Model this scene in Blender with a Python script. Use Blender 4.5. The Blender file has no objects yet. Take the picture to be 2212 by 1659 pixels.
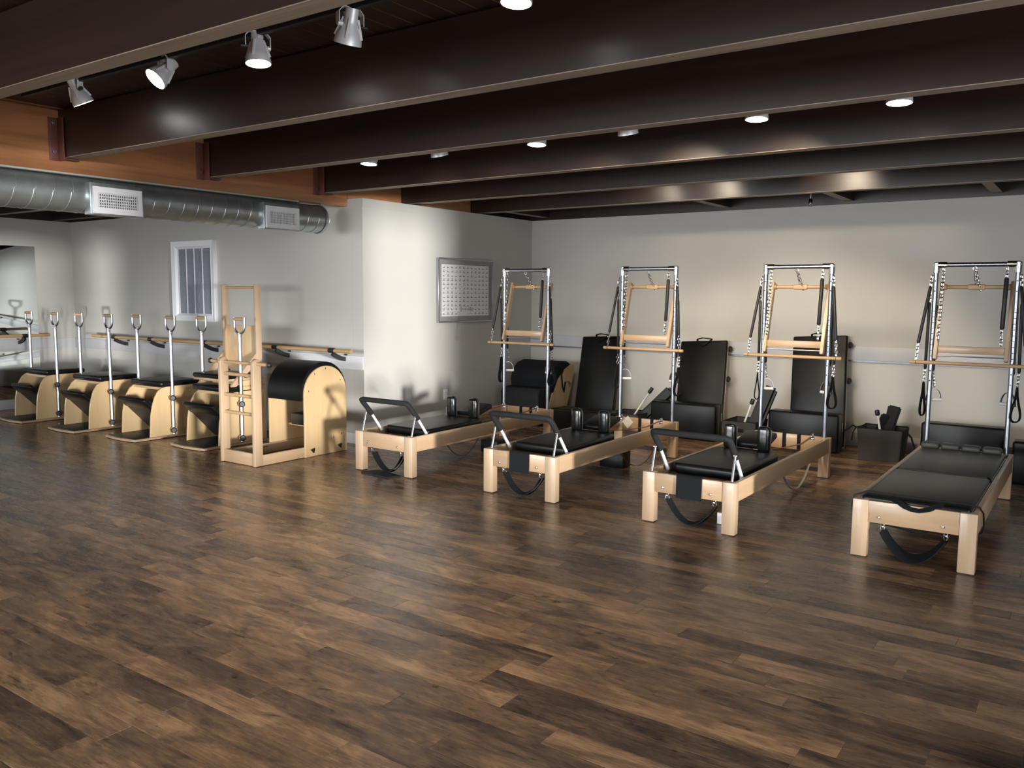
import bpy, bmesh, math, random
from mathutils import Vector, Matrix
random.seed(7)
C = bpy.context.scene.collection
SC = bpy.context.scene
PI = math.pi

# ------------------------------------------------------------------ camera, world, sun, window light, exposure
F_PX, YAW, PITCH, ROLL, CAM_H = 1815.86, -0.6115, -0.1057, 0.0068, 1.5674
fw = Vector((math.sin(YAW)*math.cos(PITCH), math.cos(YAW)*math.cos(PITCH), math.sin(PITCH)))
rt = Vector((math.cos(YAW), -math.sin(YAW), 0)); up = rt.cross(fw)
r2 = math.cos(ROLL)*rt + math.sin(ROLL)*up; u2 = -math.sin(ROLL)*rt + math.cos(ROLL)*up
cam = bpy.data.cameras.new('camera'); camo = bpy.data.objects.new('camera', cam); C.objects.link(camo)
M = Matrix((r2, u2, -fw)).transposed().to_4x4(); M.translation = (0, 0, CAM_H)
camo.matrix_world = M
cam.sensor_fit = 'HORIZONTAL'; cam.sensor_width = 36; cam.lens = 36*F_PX/2212
cam.clip_start = 0.05; cam.clip_end = 200
SC.camera = camo

w = bpy.data.worlds.new('world'); SC.world = w; w.use_nodes = True
bg = w.node_tree.nodes['Background']; bg.inputs[0].default_value = (0.80, 0.90, 1.0, 1); bg.inputs[1].default_value = 0.9

def area(name, loc, aim, sx, sy, energy, col=(1, 1, 1), spread=PI):
    l = bpy.data.lights.new(name, 'AREA'); l.shape = 'RECTANGLE'; l.size = sx; l.size_y = sy
    l.energy = energy; l.color = col; l.spread = spread
    o = bpy.data.objects.new(name, l); C.objects.link(o); o.location = loc
    o.rotation_euler = Vector(aim).to_track_quat('-Z', 'Y').to_euler()
    return o
def sunlamp(name, d, energy, ang, col):
    l = bpy.data.lights.new(name, 'SUN'); l.energy = energy; l.angle = ang; l.color = col
    o = bpy.data.objects.new(name, l); C.objects.link(o)
    o.rotation_euler = Vector(d).to_track_quat('-Z', 'Y').to_euler()
sunlamp('low_sun', (-1.0, 0.40, 0.0), 2.35, math.radians(4.5), (1.0, 0.985, 0.95))
sunlamp('sun_glint_from_street', (-1.2, 1.0, 0.05), 1.5, math.radians(1.6), (1.0, 1.0, 0.98))
area('window_light_right', (2.96, 1.0, 1.35), (-1, 0.1, 0), 3.4, 2.3, 90, (0.97, 0.99, 1.0))
area('window_light_right_far', (2.96, -3.6, 1.35), (-1, 0.25, 0), 2.3, 2.3, 80, (0.95, 0.98, 1.0))
area('window_light_front', (-6.0, -6.5, 1.6), (0.15, 1, -0.75), 7.0, 2.2, 300, (0.93, 0.97, 1.0), 1.85)

SC.view_settings.view_transform = 'Standard'; SC.view_settings.look = 'None'
SC.view_settings.gamma = 1; SC.view_settings.use_curve_mapping = False
SC.view_settings.exposure = 1.2
SC.cycles.use_denoising = True
SC.cycles.max_bounces = 7; SC.cycles.diffuse_bounces = 4; SC.cycles.glossy_bounces = 4
SC.cycles.sample_clamp_indirect = 6.0
SC.cycles.caustics_reflective = False; SC.cycles.caustics_refractive = False

# ------------------------------------------------------------------ materials
def newmat(name):
    m = bpy.data.materials.new(name); m.use_nodes = True
    nt = m.node_tree; return m, nt, nt.nodes['Principled BSDF']
def plain(name, col, rough=0.5, metal=0.0, noise=0.06, scale=30, bump=0.0, spec=0.5, coat=0.0):
    m, nt, b = newmat(name); N = nt.nodes; L = nt.links
    b.inputs['Roughness'].default_value = rough; b.inputs['Metallic'].default_value = metal
    b.inputs['Specular IOR Level'].default_value = spec
    if coat: b.inputs['Coat Weight'].default_value = coat; b.inputs['Coat Roughness'].default_value = 0.12
    tc = N.new('ShaderNodeTexCoord'); n = N.new('ShaderNodeTexNoise'); n.inputs['Scale'].default_value = scale
    n.inputs['Detail'].default_value = 4
    L.new(tc.outputs['Object'], n.inputs['Vector'])
    r = N.new('ShaderNodeValToRGB')
    r.color_ramp.elements[0].color = tuple(c*(1-noise) for c in col)+(1,)
    r.color_ramp.elements[1].color = tuple(min(1, c*(1+noise)) for c in col)+(1,)
    r.color_ramp.elements[0].position = 0.3; r.color_ramp.elements[1].position = 0.7
    L.new(n.outputs['Fac'], r.inputs['Fac']); L.new(r.outputs['Color'], b.inputs['Base Color'])
    if bump:
        bp = N.new('ShaderNodeBump'); bp.inputs['Strength'].default_value = bump; bp.inputs['Distance'].default_value = 0.004
        L.new(n.outputs['Fac'], bp.inputs['Height']); L.new(bp.outputs['Normal'], b.inputs['Normal'])
    return m
def wood(name, c0, c1, rough, axis='Y', sc=(2.0, 40.0), spec=0.5, coat=0.0, pos=False, bump=0.0, r0=.25, r1=.75):
    m, nt, b = newmat(name); N = nt.nodes; L = nt.links
    b.inputs['Roughness'].default_value = rough; b.inputs['Specular IOR Level'].default_value = spec
    if coat: b.inputs['Coat Weight'].default_value = coat; b.inputs['Coat Roughness'].default_value = 0.15
    if pos:
        g = N.new('ShaderNodeNewGeometry'); src = g.outputs['Position']
    else:
        tc = N.new('ShaderNodeTexCoord'); src = tc.outputs['Object']
    mp = N.new('ShaderNodeMapping'); s = {'X': (sc[0], sc[1], sc[1]), 'Y': (sc[1], sc[0], sc[1]), 'Z': (sc[1], sc[1], sc[0])}[axis]
    mp.inputs['Scale'].default_value = s; L.new(src, mp.inputs['Vector'])
    n = N.new('ShaderNodeTexNoise'); n.inputs['Scale'].default_value = 1; n.inputs['Detail'].default_value = 6; n.inputs['Roughness'].default_value = .6
    n.inputs['Distortion'].default_value = .6
    L.new(mp.outputs[0], n.inputs['Vector'])
    r = N.new('ShaderNodeValToRGB'); r.color_ramp.elements[0].color = c0+(1,); r.color_ramp.elements[1].color = c1+(1,)
    r.color_ramp.elements[0].position = r0; r.color_ramp.elements[1].position = r1
    L.new(n.outputs['Fac'], r.inputs['Fac']); L.new(r.outputs['Color'], b.inputs['Base Color'])
    if bump:
        bp = N.new('ShaderNodeBump'); bp.inputs['Strength'].default_value = bump; bp.inputs['Distance'].default_value = 0.003
        L.new(n.outputs['Fac'], bp.inputs['Height']); L.new(bp.outputs['Normal'], b.inputs['Normal'])
    return m
def emit(name, col, st):
    m, nt, b = newmat(name)
    b.inputs['Base Color'].default_value = col+(1,); b.inputs['Emission Color'].default_value = col+(1,); b.inputs['Emission Strength'].default_value = st
    return m

def floormat():
    m, nt, b = newmat('floor_plank_wood'); N = nt.nodes; L = nt.links
    a = N.new('ShaderNodeAttribute'); a.attribute_name = 'tone'
    g = N.new('ShaderNodeNewGeometry')
    off = N.new('ShaderNodeVectorMath'); off.operation = 'SCALE'; off.inputs[0].default_value = (37.0, 91.0, 53.0)
    L.new(a.outputs['Fac'], off.inputs['Scale'])
    add = N.new('ShaderNodeVectorMath'); add.operation = 'ADD'; L.new(g.outputs['Position'], add.inputs[0]); L.new(off.outputs[0], add.inputs[1])
    def noise(sx, sy, det, rough, dist):
        mp = N.new('ShaderNodeMapping'); mp.inputs['Scale'].default_value = (sx, sy, 1); L.new(add.outputs[0], mp.inputs['Vector'])
        n = N.new('ShaderNodeTexNoise'); n.inputs['Scale'].default_value = 1; n.inputs['Detail'].default_value = det
        n.inputs['Roughness'].default_value = rough; n.inputs['Distortion'].default_value = dist
        L.new(mp.outputs[0], n.inputs['Vector']); return n.outputs['Fac']
    blot = noise(2.6, 8.0, 6, .62, 1.0); grain = noise(6.0, 120.0, 5, .65, .3); fine = noise(16, 45, 6, .72, 1.6); dark = noise(4.2, 12.0, 5, .62, 2.0)
    def math_(op, x, y):
        n = N.new('ShaderNodeMath'); n.operation = op
        for i, v in enumerate((x, y)):
            if isinstance(v, (int, float)): n.inputs[i].default_value = v
            else: L.new(v, n.inputs[i])
        return n.outputs[0]
    s = math_('ADD', math_('MULTIPLY', math_('SUBTRACT', blot, .5), 1.7), math_('MULTIPLY', math_('SUBTRACT', grain, .5), .55))
    s = math_('ADD', s, math_('MULTIPLY', math_('SUBTRACT', fine, .5), .65))
    s = math_('ADD', s, math_('MULTIPLY', math_('SUBTRACT', a.outputs['Fac'], .5), .42))
    s = math_('ADD', s, .54)
    r = N.new('ShaderNodeValToRGB'); cr = r.color_ramp
    cr.elements[0].position = 0.0; cr.elements[0].color = (.040, .028, .023, 1)
    cr.elements[1].position = 1.0; cr.elements[1].color = (.47, .275, .148, 1)
    e = cr.elements.new(.35); e.color = (.122, .075, .050, 1)
    e = cr.elements.new(.65); e.color = (.245, .143, .078, 1)
    L.new(s, r.inputs['Fac'])
    kr = N.new('ShaderNodeValToRGB'); kr.color_ramp.elements[0].position = .28; kr.color_ramp.elements[0].color = (.30, .30, .32, 1)
    kr.color_ramp.elements[1].position = .40; kr.color_ramp.elements[1].color = (1, 1, 1, 1); L.new(dark, kr.inputs['Fac'])
    mx = N.new('ShaderNodeMix'); mx.data_type = 'RGBA'; mx.blend_type = 'MULTIPLY'; mx.inputs['Factor'].default_value = 1
    L.new(r.outputs['Color'], mx.inputs['A']); L.new(kr.outputs['Color'], mx.inputs['B'])
    L.new(mx.outputs['Result'], b.inputs['Base Color'])
    rr = N.new('ShaderNodeMapRange'); rr.inputs['To Min'].default_value = .20; rr.inputs['To Max'].default_value = .33
    L.new(grain, rr.inputs['Value']); L.new(rr.outputs[0], b.inputs['Roughness'])
    b.inputs['Specular IOR Level'].default_value = .42
    bp = N.new('ShaderNodeBump'); bp.inputs['Strength'].default_value = .12; bp.inputs['Distance'].default_value = .002
    L.new(grain, bp.inputs['Height']); L.new(bp.outputs['Normal'], b.inputs['Normal'])
    return m

MAT = {}
MAT['floor'] = floormat()
MAT['joint'] = plain('floor_joint', (.012, .009, .007), .8)
MAT['paint'] = plain('wall_paint', (.50, .488, .455), .55, noise=.015, scale=3)
MAT['paint_white'] = plain('trim_paint', (.55, .55, .575), .45, noise=.01, scale=3)
MAT['white'] = plain('white_enamel', (.82, .82, .85), .35, noise=.01)
MAT['beam'] = wood('dark_beam', (.0135, .0066, .0046), (.034, .0160, .0105), .36, 'X', (.8, 14), pos=True, bump=.1)
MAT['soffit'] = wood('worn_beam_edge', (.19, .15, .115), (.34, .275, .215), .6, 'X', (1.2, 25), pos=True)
MAT['board'] = wood('dark_ceiling_board', (.022, .0095, .006), (.046, .020, .012), .5, 'Y', (.9, 18), pos=True)
MAT['seam'] = plain('ceiling_seam_wood', (.72, .36, .18), .6)
MAT['girder'] = wood('orange_girder', (.20, .078, .034), (.54, .245, .105), .38, 'Y', (.7, 9), pos=True, bump=.1)
MAT['rust'] = plain('red_steel', (.13, .042, .032), .5, noise=.15)
MAT['galv'] = plain('galvanised_duct', (.52, .58, .59), .34, .85, noise=.12, scale=9)
MAT['chrome'] = plain('chrome', (.72, .73, .75), .16, 1.0, noise=.02)
MAT['zinc'] = plain('zinc_pole', (.38, .41, .46), .30, 1.0, noise=.08, scale=40)
MAT['alu'] = plain('satin_aluminium', (.46, .46, .49), .38, 1.0, noise=.03)
MAT['lampshade'] = plain('lamp_silver', (.80, .81, .84), .38, .25, noise=.02)
MAT['maple'] = wood('maple', (0.4472, 0.2967, 0.1720), (0.5332, 0.3784, 0.2365), .36, 'Y', (1.2, 22), coat=.25)
MAT['maple_z'] = wood('maple_upright', (0.4558, 0.3139, 0.1935), (0.5418, 0.3913, 0.2580), .38, 'Z', (1.2, 24), coat=.2)
MAT['maple_x'] = wood('maple_cross', (0.4300, 0.2795, 0.1634), (0.5160, 0.3569, 0.2193), .36, 'X', (1.2, 22), coat=.25)
MAT['ply'] = wood('maple_ply', (.54, .375, .195), (.62, .44, .245), .36, 'Z', (1.5, 12), coat=.25)
MAT['plyedge'] = wood('ply_edge', (.22, .13, .075), (.50, .33, .20), .5, 'X', (1, 60))
MAT['dowel'] = wood('dowel', (.46, .285, .15), (.56, .36, .20), .4, 'X', (1.2, 30))
MAT['vinyl'] = plain('black_vinyl', (.0048, .0048, .0052), .36, noise=.1, scale=120, bump=.05, spec=.26)
MAT['foam'] = plain('black_foam', (.016, .016, .017), .75, noise=.1, scale=150, bump=.1, spec=.3)
MAT['gloss'] = plain('black_gloss', (.008, .009, .009), .15, noise=.05, spec=.6)
MAT['cloth'] = plain('black_cloth', (.010, .011, .013), .85, noise=.2, scale=200, bump=.15, spec=.2)
MAT['rubber'] = plain('black_rubber', (.012, .012, .013), .5)
MAT['fabric'] = plain('charcoal_fabric', (.055, .054, .056), .85, noise=.15, scale=160, bump=.15, spec=.2)
MAT['leather'] = plain('brown_leather', (.17, .07, .03), .5, noise=.15)
MAT['rope'] = plain('grey_rope', (.32, .31, .29), .7)
MAT['olive'] = plain('olive_vinyl', (.060, .062, .052), .5)
MAT['plastic'] = plain('white_plastic', (.76, .76, .74), .35, noise=.01)
MAT['slot'] = plain('dark_slot', (.012, .012, .016), .8)
MAT['ink'] = plain('ink', (.09, .09, .10), .7)
MAT['paper'] = plain('paper', (.80, .80, .82), .5, noise=.01)
MAT['mat_grey'] = plain('grey_mount', (.30, .285, .29), .6)
MAT['barre'] = wood('barre_wood', (.42, .25, .115), (.54, .34, .17), .4, 'X', (1.0, 30))
MAT['louvre'] = plain('grey_louvre', (.42, .44, .50), .45)
MAT['lit_edge'] = plain('girder_edge_highlight', (.42, .42, .38), .6)  # pale tone stands for light reflected on the girder's bottom edge
MAT['steel_rod'] = plain('dark_grey_metal', (.18, .18, .19), .4, .8)
MAT['clear'] = plain('clear_plastic_tag', (.55, .53, .45), .25)
MAT['bulb'] = emit('lamp_face', (1.0, .98, .96), 14)
mm, nt_, b_ = newmat('mirror_glass'); b_.inputs['Metallic'].default_value = 1; b_.inputs['Roughness'].default_value = .015
b_.inputs['Base Color'].default_value = (.80, .84, .83, 1); MAT['mirror'] = mm

# ------------------------------------------------------------------ mesh helpers
class MB:
    def __init__(s): s.bm = bmesh.new(); s.mi = 0
    def _new(s, vs, fs):
        v = [s.bm.verts.new(p) for p in vs]
        for f in fs:
            try:
                fc = s.bm.faces.new([v[i] for i in f]); fc.material_index = s.mi
            except ValueError: pass
        return v
    def box(s, a, b, bev=0.0, seg=2, rot=None, org=None):
        x0, x1 = sorted((a[0], b[0])); y0, y1 = sorted((a[1], b[1])); z0, z1 = sorted((a[2], b[2]))
        vs = [(x0,y0,z0),(x1,y0,z0),(x1,y1,z0),(x0,y1,z0),(x0,y0,z1),(x1,y0,z1),(x1,y1,z1),(x0,y1,z1)]
        fs = [(0,3,2,1),(4,5,6,7),(0,1,5,4),(1,2,6,5),(2,3,7,6),(3,0,4,7)]
        v = s._new(vs, fs)
        if bev:
            es = list({e for q in v for e in q.link_edges})
            g = bmesh.ops.bevel(s.bm, geom=es, offset=bev, segments=seg, profile=.5, affect='EDGES')
            v = list({q for f in g['faces'] for q in f.verts} | {q for q in v if q.is_valid})
            for f in {f for q in v for f in q.link_faces}: f.material_index = s.mi
        if rot is not None:
            o = Vector(org); 
            for q in v: q.co = o + rot @ (q.co - o)
        return s
    def prism(s, pts, axis, a, b, bev=0.0, seg=2):
        """extrude a polygon of 2-D points along an axis: X -> (y,z), Y -> (x,z), Z -> (x,y)"""
        def P(p, t): return {'X': (t, p[0], p[1]), 'Y': (p[0], t, p[1]), 'Z': (p[0], p[1], t)}[axis]
        n = len(pts); vs = [P(p, a) for p in pts]+[P(p, b) for p in pts]
        fs = [tuple(range(n))[::-1], tuple(range(n, 2*n))]+[(i, (i+1) % n, n+(i+1) % n, n+i) for i in range(n)]
        v = s._new(vs, fs)
        bmesh.ops.recalc_face_normals(s.bm, faces=list({f for q in v for f in q.link_faces}))
        if bev:
            es = [e for e in {e for q in v for e in q.link_edges} if len(e.link_faces) == 2 and any(len(f.verts) > 4 for f in e.link_faces)]
            bmesh.ops.bevel(s.bm, geom=es, offset=bev, segments=seg, profile=.5, affect='EDGES')
        return s
    def tube(s, path, r, n=10, closed=False, cap=True, flat=None):
        """round tube, or a strap of half-sizes flat=(w,t) with w along the given side vector flat[2]"""
        P = [Vector(p) for p in path]; m = len(P); rings = []; ref = None
        for i, p in enumerate(P):
            if closed: d = P[(i+1) % m]-P[i-1]
            else: d = P[min(i+1, m-1)]-P[max(i-1, 0)]
            if d.length < 1e-9: d = Vector((0, 0, 1))
            d.normalize()
            if flat: 
                a = Vector(flat[2]); a = a-d*a.dot(d)
                a = a.normalized() if a.length > 1e-4 else d.orthogonal().normalized()
                c = d.cross(a)
                ring = [p+a*flat[0]*sx+c*flat[1]*sy for sx, sy in ((-1,-1),(1,-1),(1,1),(-1,1))]
            else:
                if ref is None: ref = d.orthogonal().normalized()
                ref = (ref-d*ref.dot(d)); ref = ref.normalized() if ref.length > 1e-4 else d.orthogonal().normalized()
                c = d.cross(ref); rr = r[i] if isinstance(r, (list, tuple)) else r
                ring = [p+(ref*math.cos(2*PI*k/n)+c*math.sin(2*PI*k/n))*rr for k in range(n)]
            rings.append([s.bm.verts.new(q) for q in ring])
        k = len(rings[0])
        for i in range(m if closed else m-1):
            A, B = rings[i], rings[(i+1) % m]
            for j in range(k):
                f = s.bm.faces.new((A[j], A[(j+1) % k], B[(j+1) % k], B[j])); f.material_index = s.mi
        if cap and not closed:
            f = s.bm.faces.new(rings[0][::-1]); f.material_index = s.mi
            f = s.bm.faces.new(rings[-1]); f.material_index = s.mi
        return s
    def cyl(s, a, b, r, n=14): return s.tube([a, b], r, n)
    def lathe(s, prof, org, d=(0, 0, 1), n=20):
        d = Vector(d).normalized(); a = d.orthogonal().normalized(); c = d.cross(a); o = Vector(org); rings = []
        for r, h in prof:
            if r < 1e-6: rings.append([s.bm.verts.new(o+d*h)])
            else: rings.append([s.bm.verts.new(o+d*h+(a*math.cos(2*PI*k/n)+c*math.sin(2*PI*k/n))*r) for k in range(n)])
        for A, B in zip(rings, rings[1:]):
            for j in range(n):
                q = [A[j % len(A)], A[(j+1) % len(A)], B[(j+1) % len(B)], B[j % len(B)]]
                q = [x for i, x in enumerate(q) if x not in q[:i]]
                if len(q) > 2:
                    f = s.bm.faces.new(q); f.material_index = s.mi
        return s
    def ball(s, c, r, sx=1, sy=1, sz=1, n=10):
        pr = [(r*math.sin(PI*i/8), -r*math.cos(PI*i/8)) for i in range(9)]
        k = len(s.bm.verts); s.lathe(pr, c, n=n); s.bm.verts.ensure_lookup_table()
        for v in s.bm.verts[k:]:
            v.co = Vector(c)+Vector(((v.co.x-c[0])*sx, (v.co.y-c[1])*sy, (v.co.z-c[2])*sz))
        return s
    def chain(s, a, b, n, r=.0028, wdt=.008):
        a, b = Vector(a), Vector(b); d = (b-a); L = d.length/n; d.normalize(); o1 = d.orthogonal().normalized(); o2 = d.cross(o1)
        for i in range(n):
            c = a+d*L*(i+.5); o = o1 if i % 2 else o2; h = L*.42+wdt*.5
            s.tube([c+d*x*h+o*y*wdt for x, y in ((-.6,-1),(.6,-1),(1,-.4),(1,.4),(.6,1),(-.6,1),(-1,.4),(-1,-.4))], r, 4, closed=True)
        return s
    def mesh(s, name, mats, smooth=40):
        bm = s.bm; bmesh.ops.recalc_face_normals(bm, faces=bm.faces[:])
        for f in bm.faces: f.smooth = True
        for e in bm.edges:
            if len(e.link_faces) == 2 and e.calc_face_angle(0) > math.radians(smooth): e.smooth = False
        me = bpy.data.meshes.new(name); bm.to_mesh(me); bm.free()
        for m in (mats if isinstance(mats, (list, tuple)) else [mats]): me.materials.append(MAT[m] if isinstance(m, str) else m)
        return me

def link(name, me, parent=None, loc=(0, 0, 0), label=None):
    o = bpy.data.objects.new(name, me); C.objects.link(o); o.location = loc
    if parent is not None: o.parent = parent
    if label: o['label'] = label
    return o
def part(name, mb, mats, parent, loc=(0, 0, 0), label=None, smooth=40):
    return link(name, mb.mesh(name, mats, smooth), parent, loc, label)
def tag(o, label, cat, group=None):
    o['label'] = label; o['category'] = cat
    if group: o['group'] = group
    return o
def thing(name, label, cat, loc=(0, 0, 0), rz=0, group=None):
    o = bpy.data.objects.new(name, None); C.objects.link(o); o.empty_display_size = .1
    o.location = loc; o.rotation_euler = (0, 0, rz); return tag(o, label, cat, group)
def struct(name, mb, mats, smooth=40):
    o = part(name, mb, mats, None, smooth=smooth); o['kind'] = 'structure'; return o
def dup(root, loc, label, rz=None):
    r = root.copy(); C.objects.link(r); r.location = loc; r['label'] = label
    if rz is not None: r.rotation_euler = (0, 0, rz)
    for ch in list(root.children):
        c = ch.copy(); C.objects.link(c); c.parent = r
        for g in ch.children:
            d = g.copy(); C.objects.link(d); d.parent = c
    return r
def sag(a, b, depth, n=12):
    a, b = Vector(a), Vector(b); out = []
    for i in range(n+1):
        t = i/n; p = a.lerp(b, t); p.z -= depth*4*t*(1-t); out.append(p)
    return out

# ------------------------------------------------------------------ room
XB, YB, YBACK, XL, XR, YF, ZW, ZC = -6.213, 6.2, 9.297, -11.892, 3.0, -6.6, 2.53, 2.90
ZBM = 2.55

floor = struct('floor', MB().box((XL-.1, YF-.1, -.12), (XR+.1, YBACK+.1, -.006)), 'joint')
def planks():
    PW = .128; out = []
    j = 0; y = YF
    while y < YBACK:
        x = XL-random.uniform(0, 1.2)
        y1 = min(y+PW, YBACK)
        while x < XR:
            ln = 1.22
            a, b = max(x, XL), min(x+ln, XR)
            yl = y1 if not (y >= YB-.02 and b < XB) else None
            if b-a > .05 and yl is not None:
                if y < YB < y1 and b < XB: yl = YB
                out.append((a, b, y, yl, random.random()))
            x += ln
        y += PW
    return out
PL = planks()
def score(p):
    cx, cy = (p[0]+p[1])/2, (p[2]+p[3])/2
    d = Vector((cx, cy, -CAM_H)); z = d.dot(fw)
    if z < .3: return 1e9
    px = 1106+F_PX*d.dot(r2)/z; py = 829.5-F_PX*d.dot(u2)/z
    if px < -300 or px > 2512 or py > 1900: return 1e8+z
    return z
PL.sort(key=score)
def plankmesh(name, ps):
    vs, fs, tn = [], [], []
    for a, b, y0, y1, t in ps:
        g = .0005; e = .0014; k = len(vs); z = random.uniform(-.0001, 0)
        vs += [(a+g, y0+g, -.006), (b-g, y0+g, -.006), (b-g, y1-g, -.006), (a+g, y1-g, -.006),
               (a+g, y0+g, z-e*.35), (b-g, y0+g, z-e*.35), (b-g, y1-g, z-e*.35), (a+g, y1-g, z-e*.35),
               (a+g+e, y0+g+e, z), (b-g-e, y0+g+e, z), (b-g-e, y1-g-e, z), (a+g+e, y1-g-e, z)]
        q = [(0,1,5,4),(1,2,6,5),(2,3,7,6),(3,0,4,7),(4,5,9,8),(5,6,10,9),(6,7,11,10),(7,4,8,11),(8,9,10,11)]
        fs += [tuple(k+i for i in f) for f in q]; tn += [t]*len(q)
    me = bpy.data.meshes.new(name); me.from_pydata(vs, [], fs)
    at = me.attributes.new('tone', 'FLOAT', 'FACE'); at.data.foreach_set('value', tn)
    me.materials.append(MAT['floor']); return me
for p in PL[:300]: link('plank', plankmesh('plank', [p]), floor)
rest = link('planks', plankmesh('planks', PL[300:]), floor); rest['kind'] = 'stuff'

# walls
struct('wall_back', MB().box((XB-.4, YBACK, 0), (XR+.1, YBACK+.15, ZW)), 'paint')
struct('wall_back_upper', MB().box((XB-.4, YBACK+.01, ZW), (XR+.1, YBACK+.15, ZC+.1)), 'beam')
struct('wall_return', MB().box((XB-.15, YB, 0), (XB, YBACK, ZW)), 'paint')
struct('wall_alcove', MB().box((XL-.1, YB, 0), (XB-.151, YB+.12, ZW)), 'paint')
struct('wall_left', MB().box((XL-.12, YF, 0), (XL, YB+.12, ZW)), 'paint')
def holed(axis_x, x0, x1, a, b, z0, z1, holes, mat, name):
    """wall slab with rectangular openings; the wall runs along Y when axis_x else along X"""
    m = MB()
    def bx(p0, p1, q0, q1):
        if p1-p0 < 1e-4 or q1-q0 < 1e-4: return
        if axis_x: m.box((x0, p0, q0), (x1, p1, q1))
        else: m.box((p0, x0, q0), (p1, x1, q1))
    cur = a
    for h0, h1, hz0, hz1 in sorted(holes):
        bx(cur, h0, z0, z1); bx(h0, h1, z0, hz0); bx(h0, h1, hz1, z1); cur = h1
    bx(cur, b, z0, z1)
    return struct(name, m, mat)
holed(True, XR, XR+.15, YF, YBACK, 0, ZC, [(-5.98, -5.30, .05, 1.62), (-1.6, -.22, .85, 2.5), (.0, 1.26, .03, .98), (1.26, 1.70, .03, 1.72), (1.70, 2.38, .03, 1.05), (2.38, 3.75, .03, 2.5)]+[(-4.5+.2*k, -4.44+.2*k, .05, 1.62) for k in range(8)], 'paint', 'wall_right')  # openings out of view, shaped to aim sunlight at walls and chairs
holed(False, YF-.15, YF, XL-.12, XR+.15, 0, ZC, [(-10.0, -2.8, .3, 2.55)], 'paint', 'wall_front')

struct('wall_alcove_upper', MB().box((XL-.12, YB+.002, ZW), (-6.56, YB+.12, ZC+.02)), 'beam')
struct('wall_left_upper', MB().box((XL-.12, YF, ZW), (XL-.002, YB+.12, ZC+.02)), 'beam')
struct('wall_return_upper', MB().box((-6.60, YB+.12, ZW-.1), (-6.47, YBACK+.15, ZC+.02)), 'beam')
struct('glint_blocker', MB().box((14.2, -11.6, -2.5), (14.4, -5.5, 4.5)), 'paint')  # unseen slab added to keep the street glint out of the main opening
# bands and baseboards
struct('trim_1', MB().box((XL, YB-.018, .785), (XB-.0, YB, .925), .003), 'paint_white')
struct('trim_2', MB().box((XL, YF, .795), (XL+.018, YB-.018, .925), .003), 'paint_white')
struct('trim_3', MB().box((XB, YBACK-.018, .912), (XR, YBACK, 1.052), .003), 'paint_white')
struct('dark_strip', MB().box((XB, YBACK-.024, .894), (XR, YBACK, .912)), 'steel_rod')  # thin dark grey strip along the lower edge of the band
struct('trim_5', MB().box((XB, YB+.0, ZW-.085), (XB+.004, YBACK-.004, ZW)).box((XB, YBACK-.004, ZW-.085), (XR, YBACK, ZW)), 'paint')
struct('baseboard_alcove', MB().box((XL, YB-.014, 0), (XB, YB, .115), .004), 'paint_white')
struct('baseboard_left', MB().box((XL, YF, 0), (XL+.014, YB-.014, .115), .004), 'paint_white')
struct('baseboard_back', MB().box((XB, YBACK-.014, 0), (XR, YBACK, .14), .004), 'paint_white')
struct('baseboard_return', MB().box((XB, YB-.014, 0), (XB+.014, YBACK-.014, .115), .004), 'paint_white')

# mirrors on the left wall
o = part('wall_mirror', MB().box((XL+.001, YF+.5, .99), (XL+.008, 5.69, 2.17), .002), 'mirror', None)
tag(o, 'tall frameless wall mirror above the white band on the left wall', 'mirror')
o = part('wall_mirror', MB().box((XL+.001, YF+.5, .13), (XL+.008, 5.69, .77), .002), 'mirror', None)
tag(o, 'low frameless wall mirror below the white band behind the leftmost chair', 'mirror')

# ceiling: boards with open seams over an orange-brown deck
ceil = struct('ceiling', MB().box((XB-.35, YF-.1, ZC+.02), (XR+.1, YBACK+.15, ZC+.1)), 'seam')
BW = .134; x = -6.42
bme = MB().box((.004, YF, .0165), (BW-.004, YBACK, .0199), .001, 1).mesh('board', 'board')
while x < XR-BW:
    link('board', bme, ceil, (x, 0, ZC)); x += BW
struct('ceiling_alcove', MB().box((XL-.12, YF-.1, 2.66), (-6.563, YB+.12, 2.98)), 'beam')
o = tag(part('ceiling_beam', MB().box((XL, 5.1, 2.54), (-6.58, 5.2, 2.66)), 'beam', None), 'dark beam over the alcove behind the round duct', 'beam')
o = tag(part('ceiling_beam', MB().box((XL, 5.95, 2.54), (-6.58, 6.05, 2.66)), 'beam', None), 'dark beam against the grey alcove wall behind the duct', 'beam')

# beams
YBM = [2.124, 3.391, 4.62, 5.918, 7.115, 8.355]
BL = ['nearest dark ceiling beam, across the top left corner', 'second dark ceiling beam, just behind the silver track lights',
      'third dark ceiling beam, with lamp rims peeking out below it', 'fourth dark ceiling beam, behind the half hidden lamps',
      'fifth dark ceiling beam, second from the back wall', 'dark ceiling beam nearest the back wall, with glossy lamp reflections']
for y, lb in zip(YBM, BL):
    m = MB().box((-6.415, y-.10, ZBM+.004), (XR, y, ZC-.002))
    o = tag(part('ceiling_beam', m, 'beam', None), lb, 'beam')
    m = MB().box((-6.415, y-.10, ZBM), (XR, y, ZBM+.004)); part('worn_edge', m, 'soffit', o)
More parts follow.
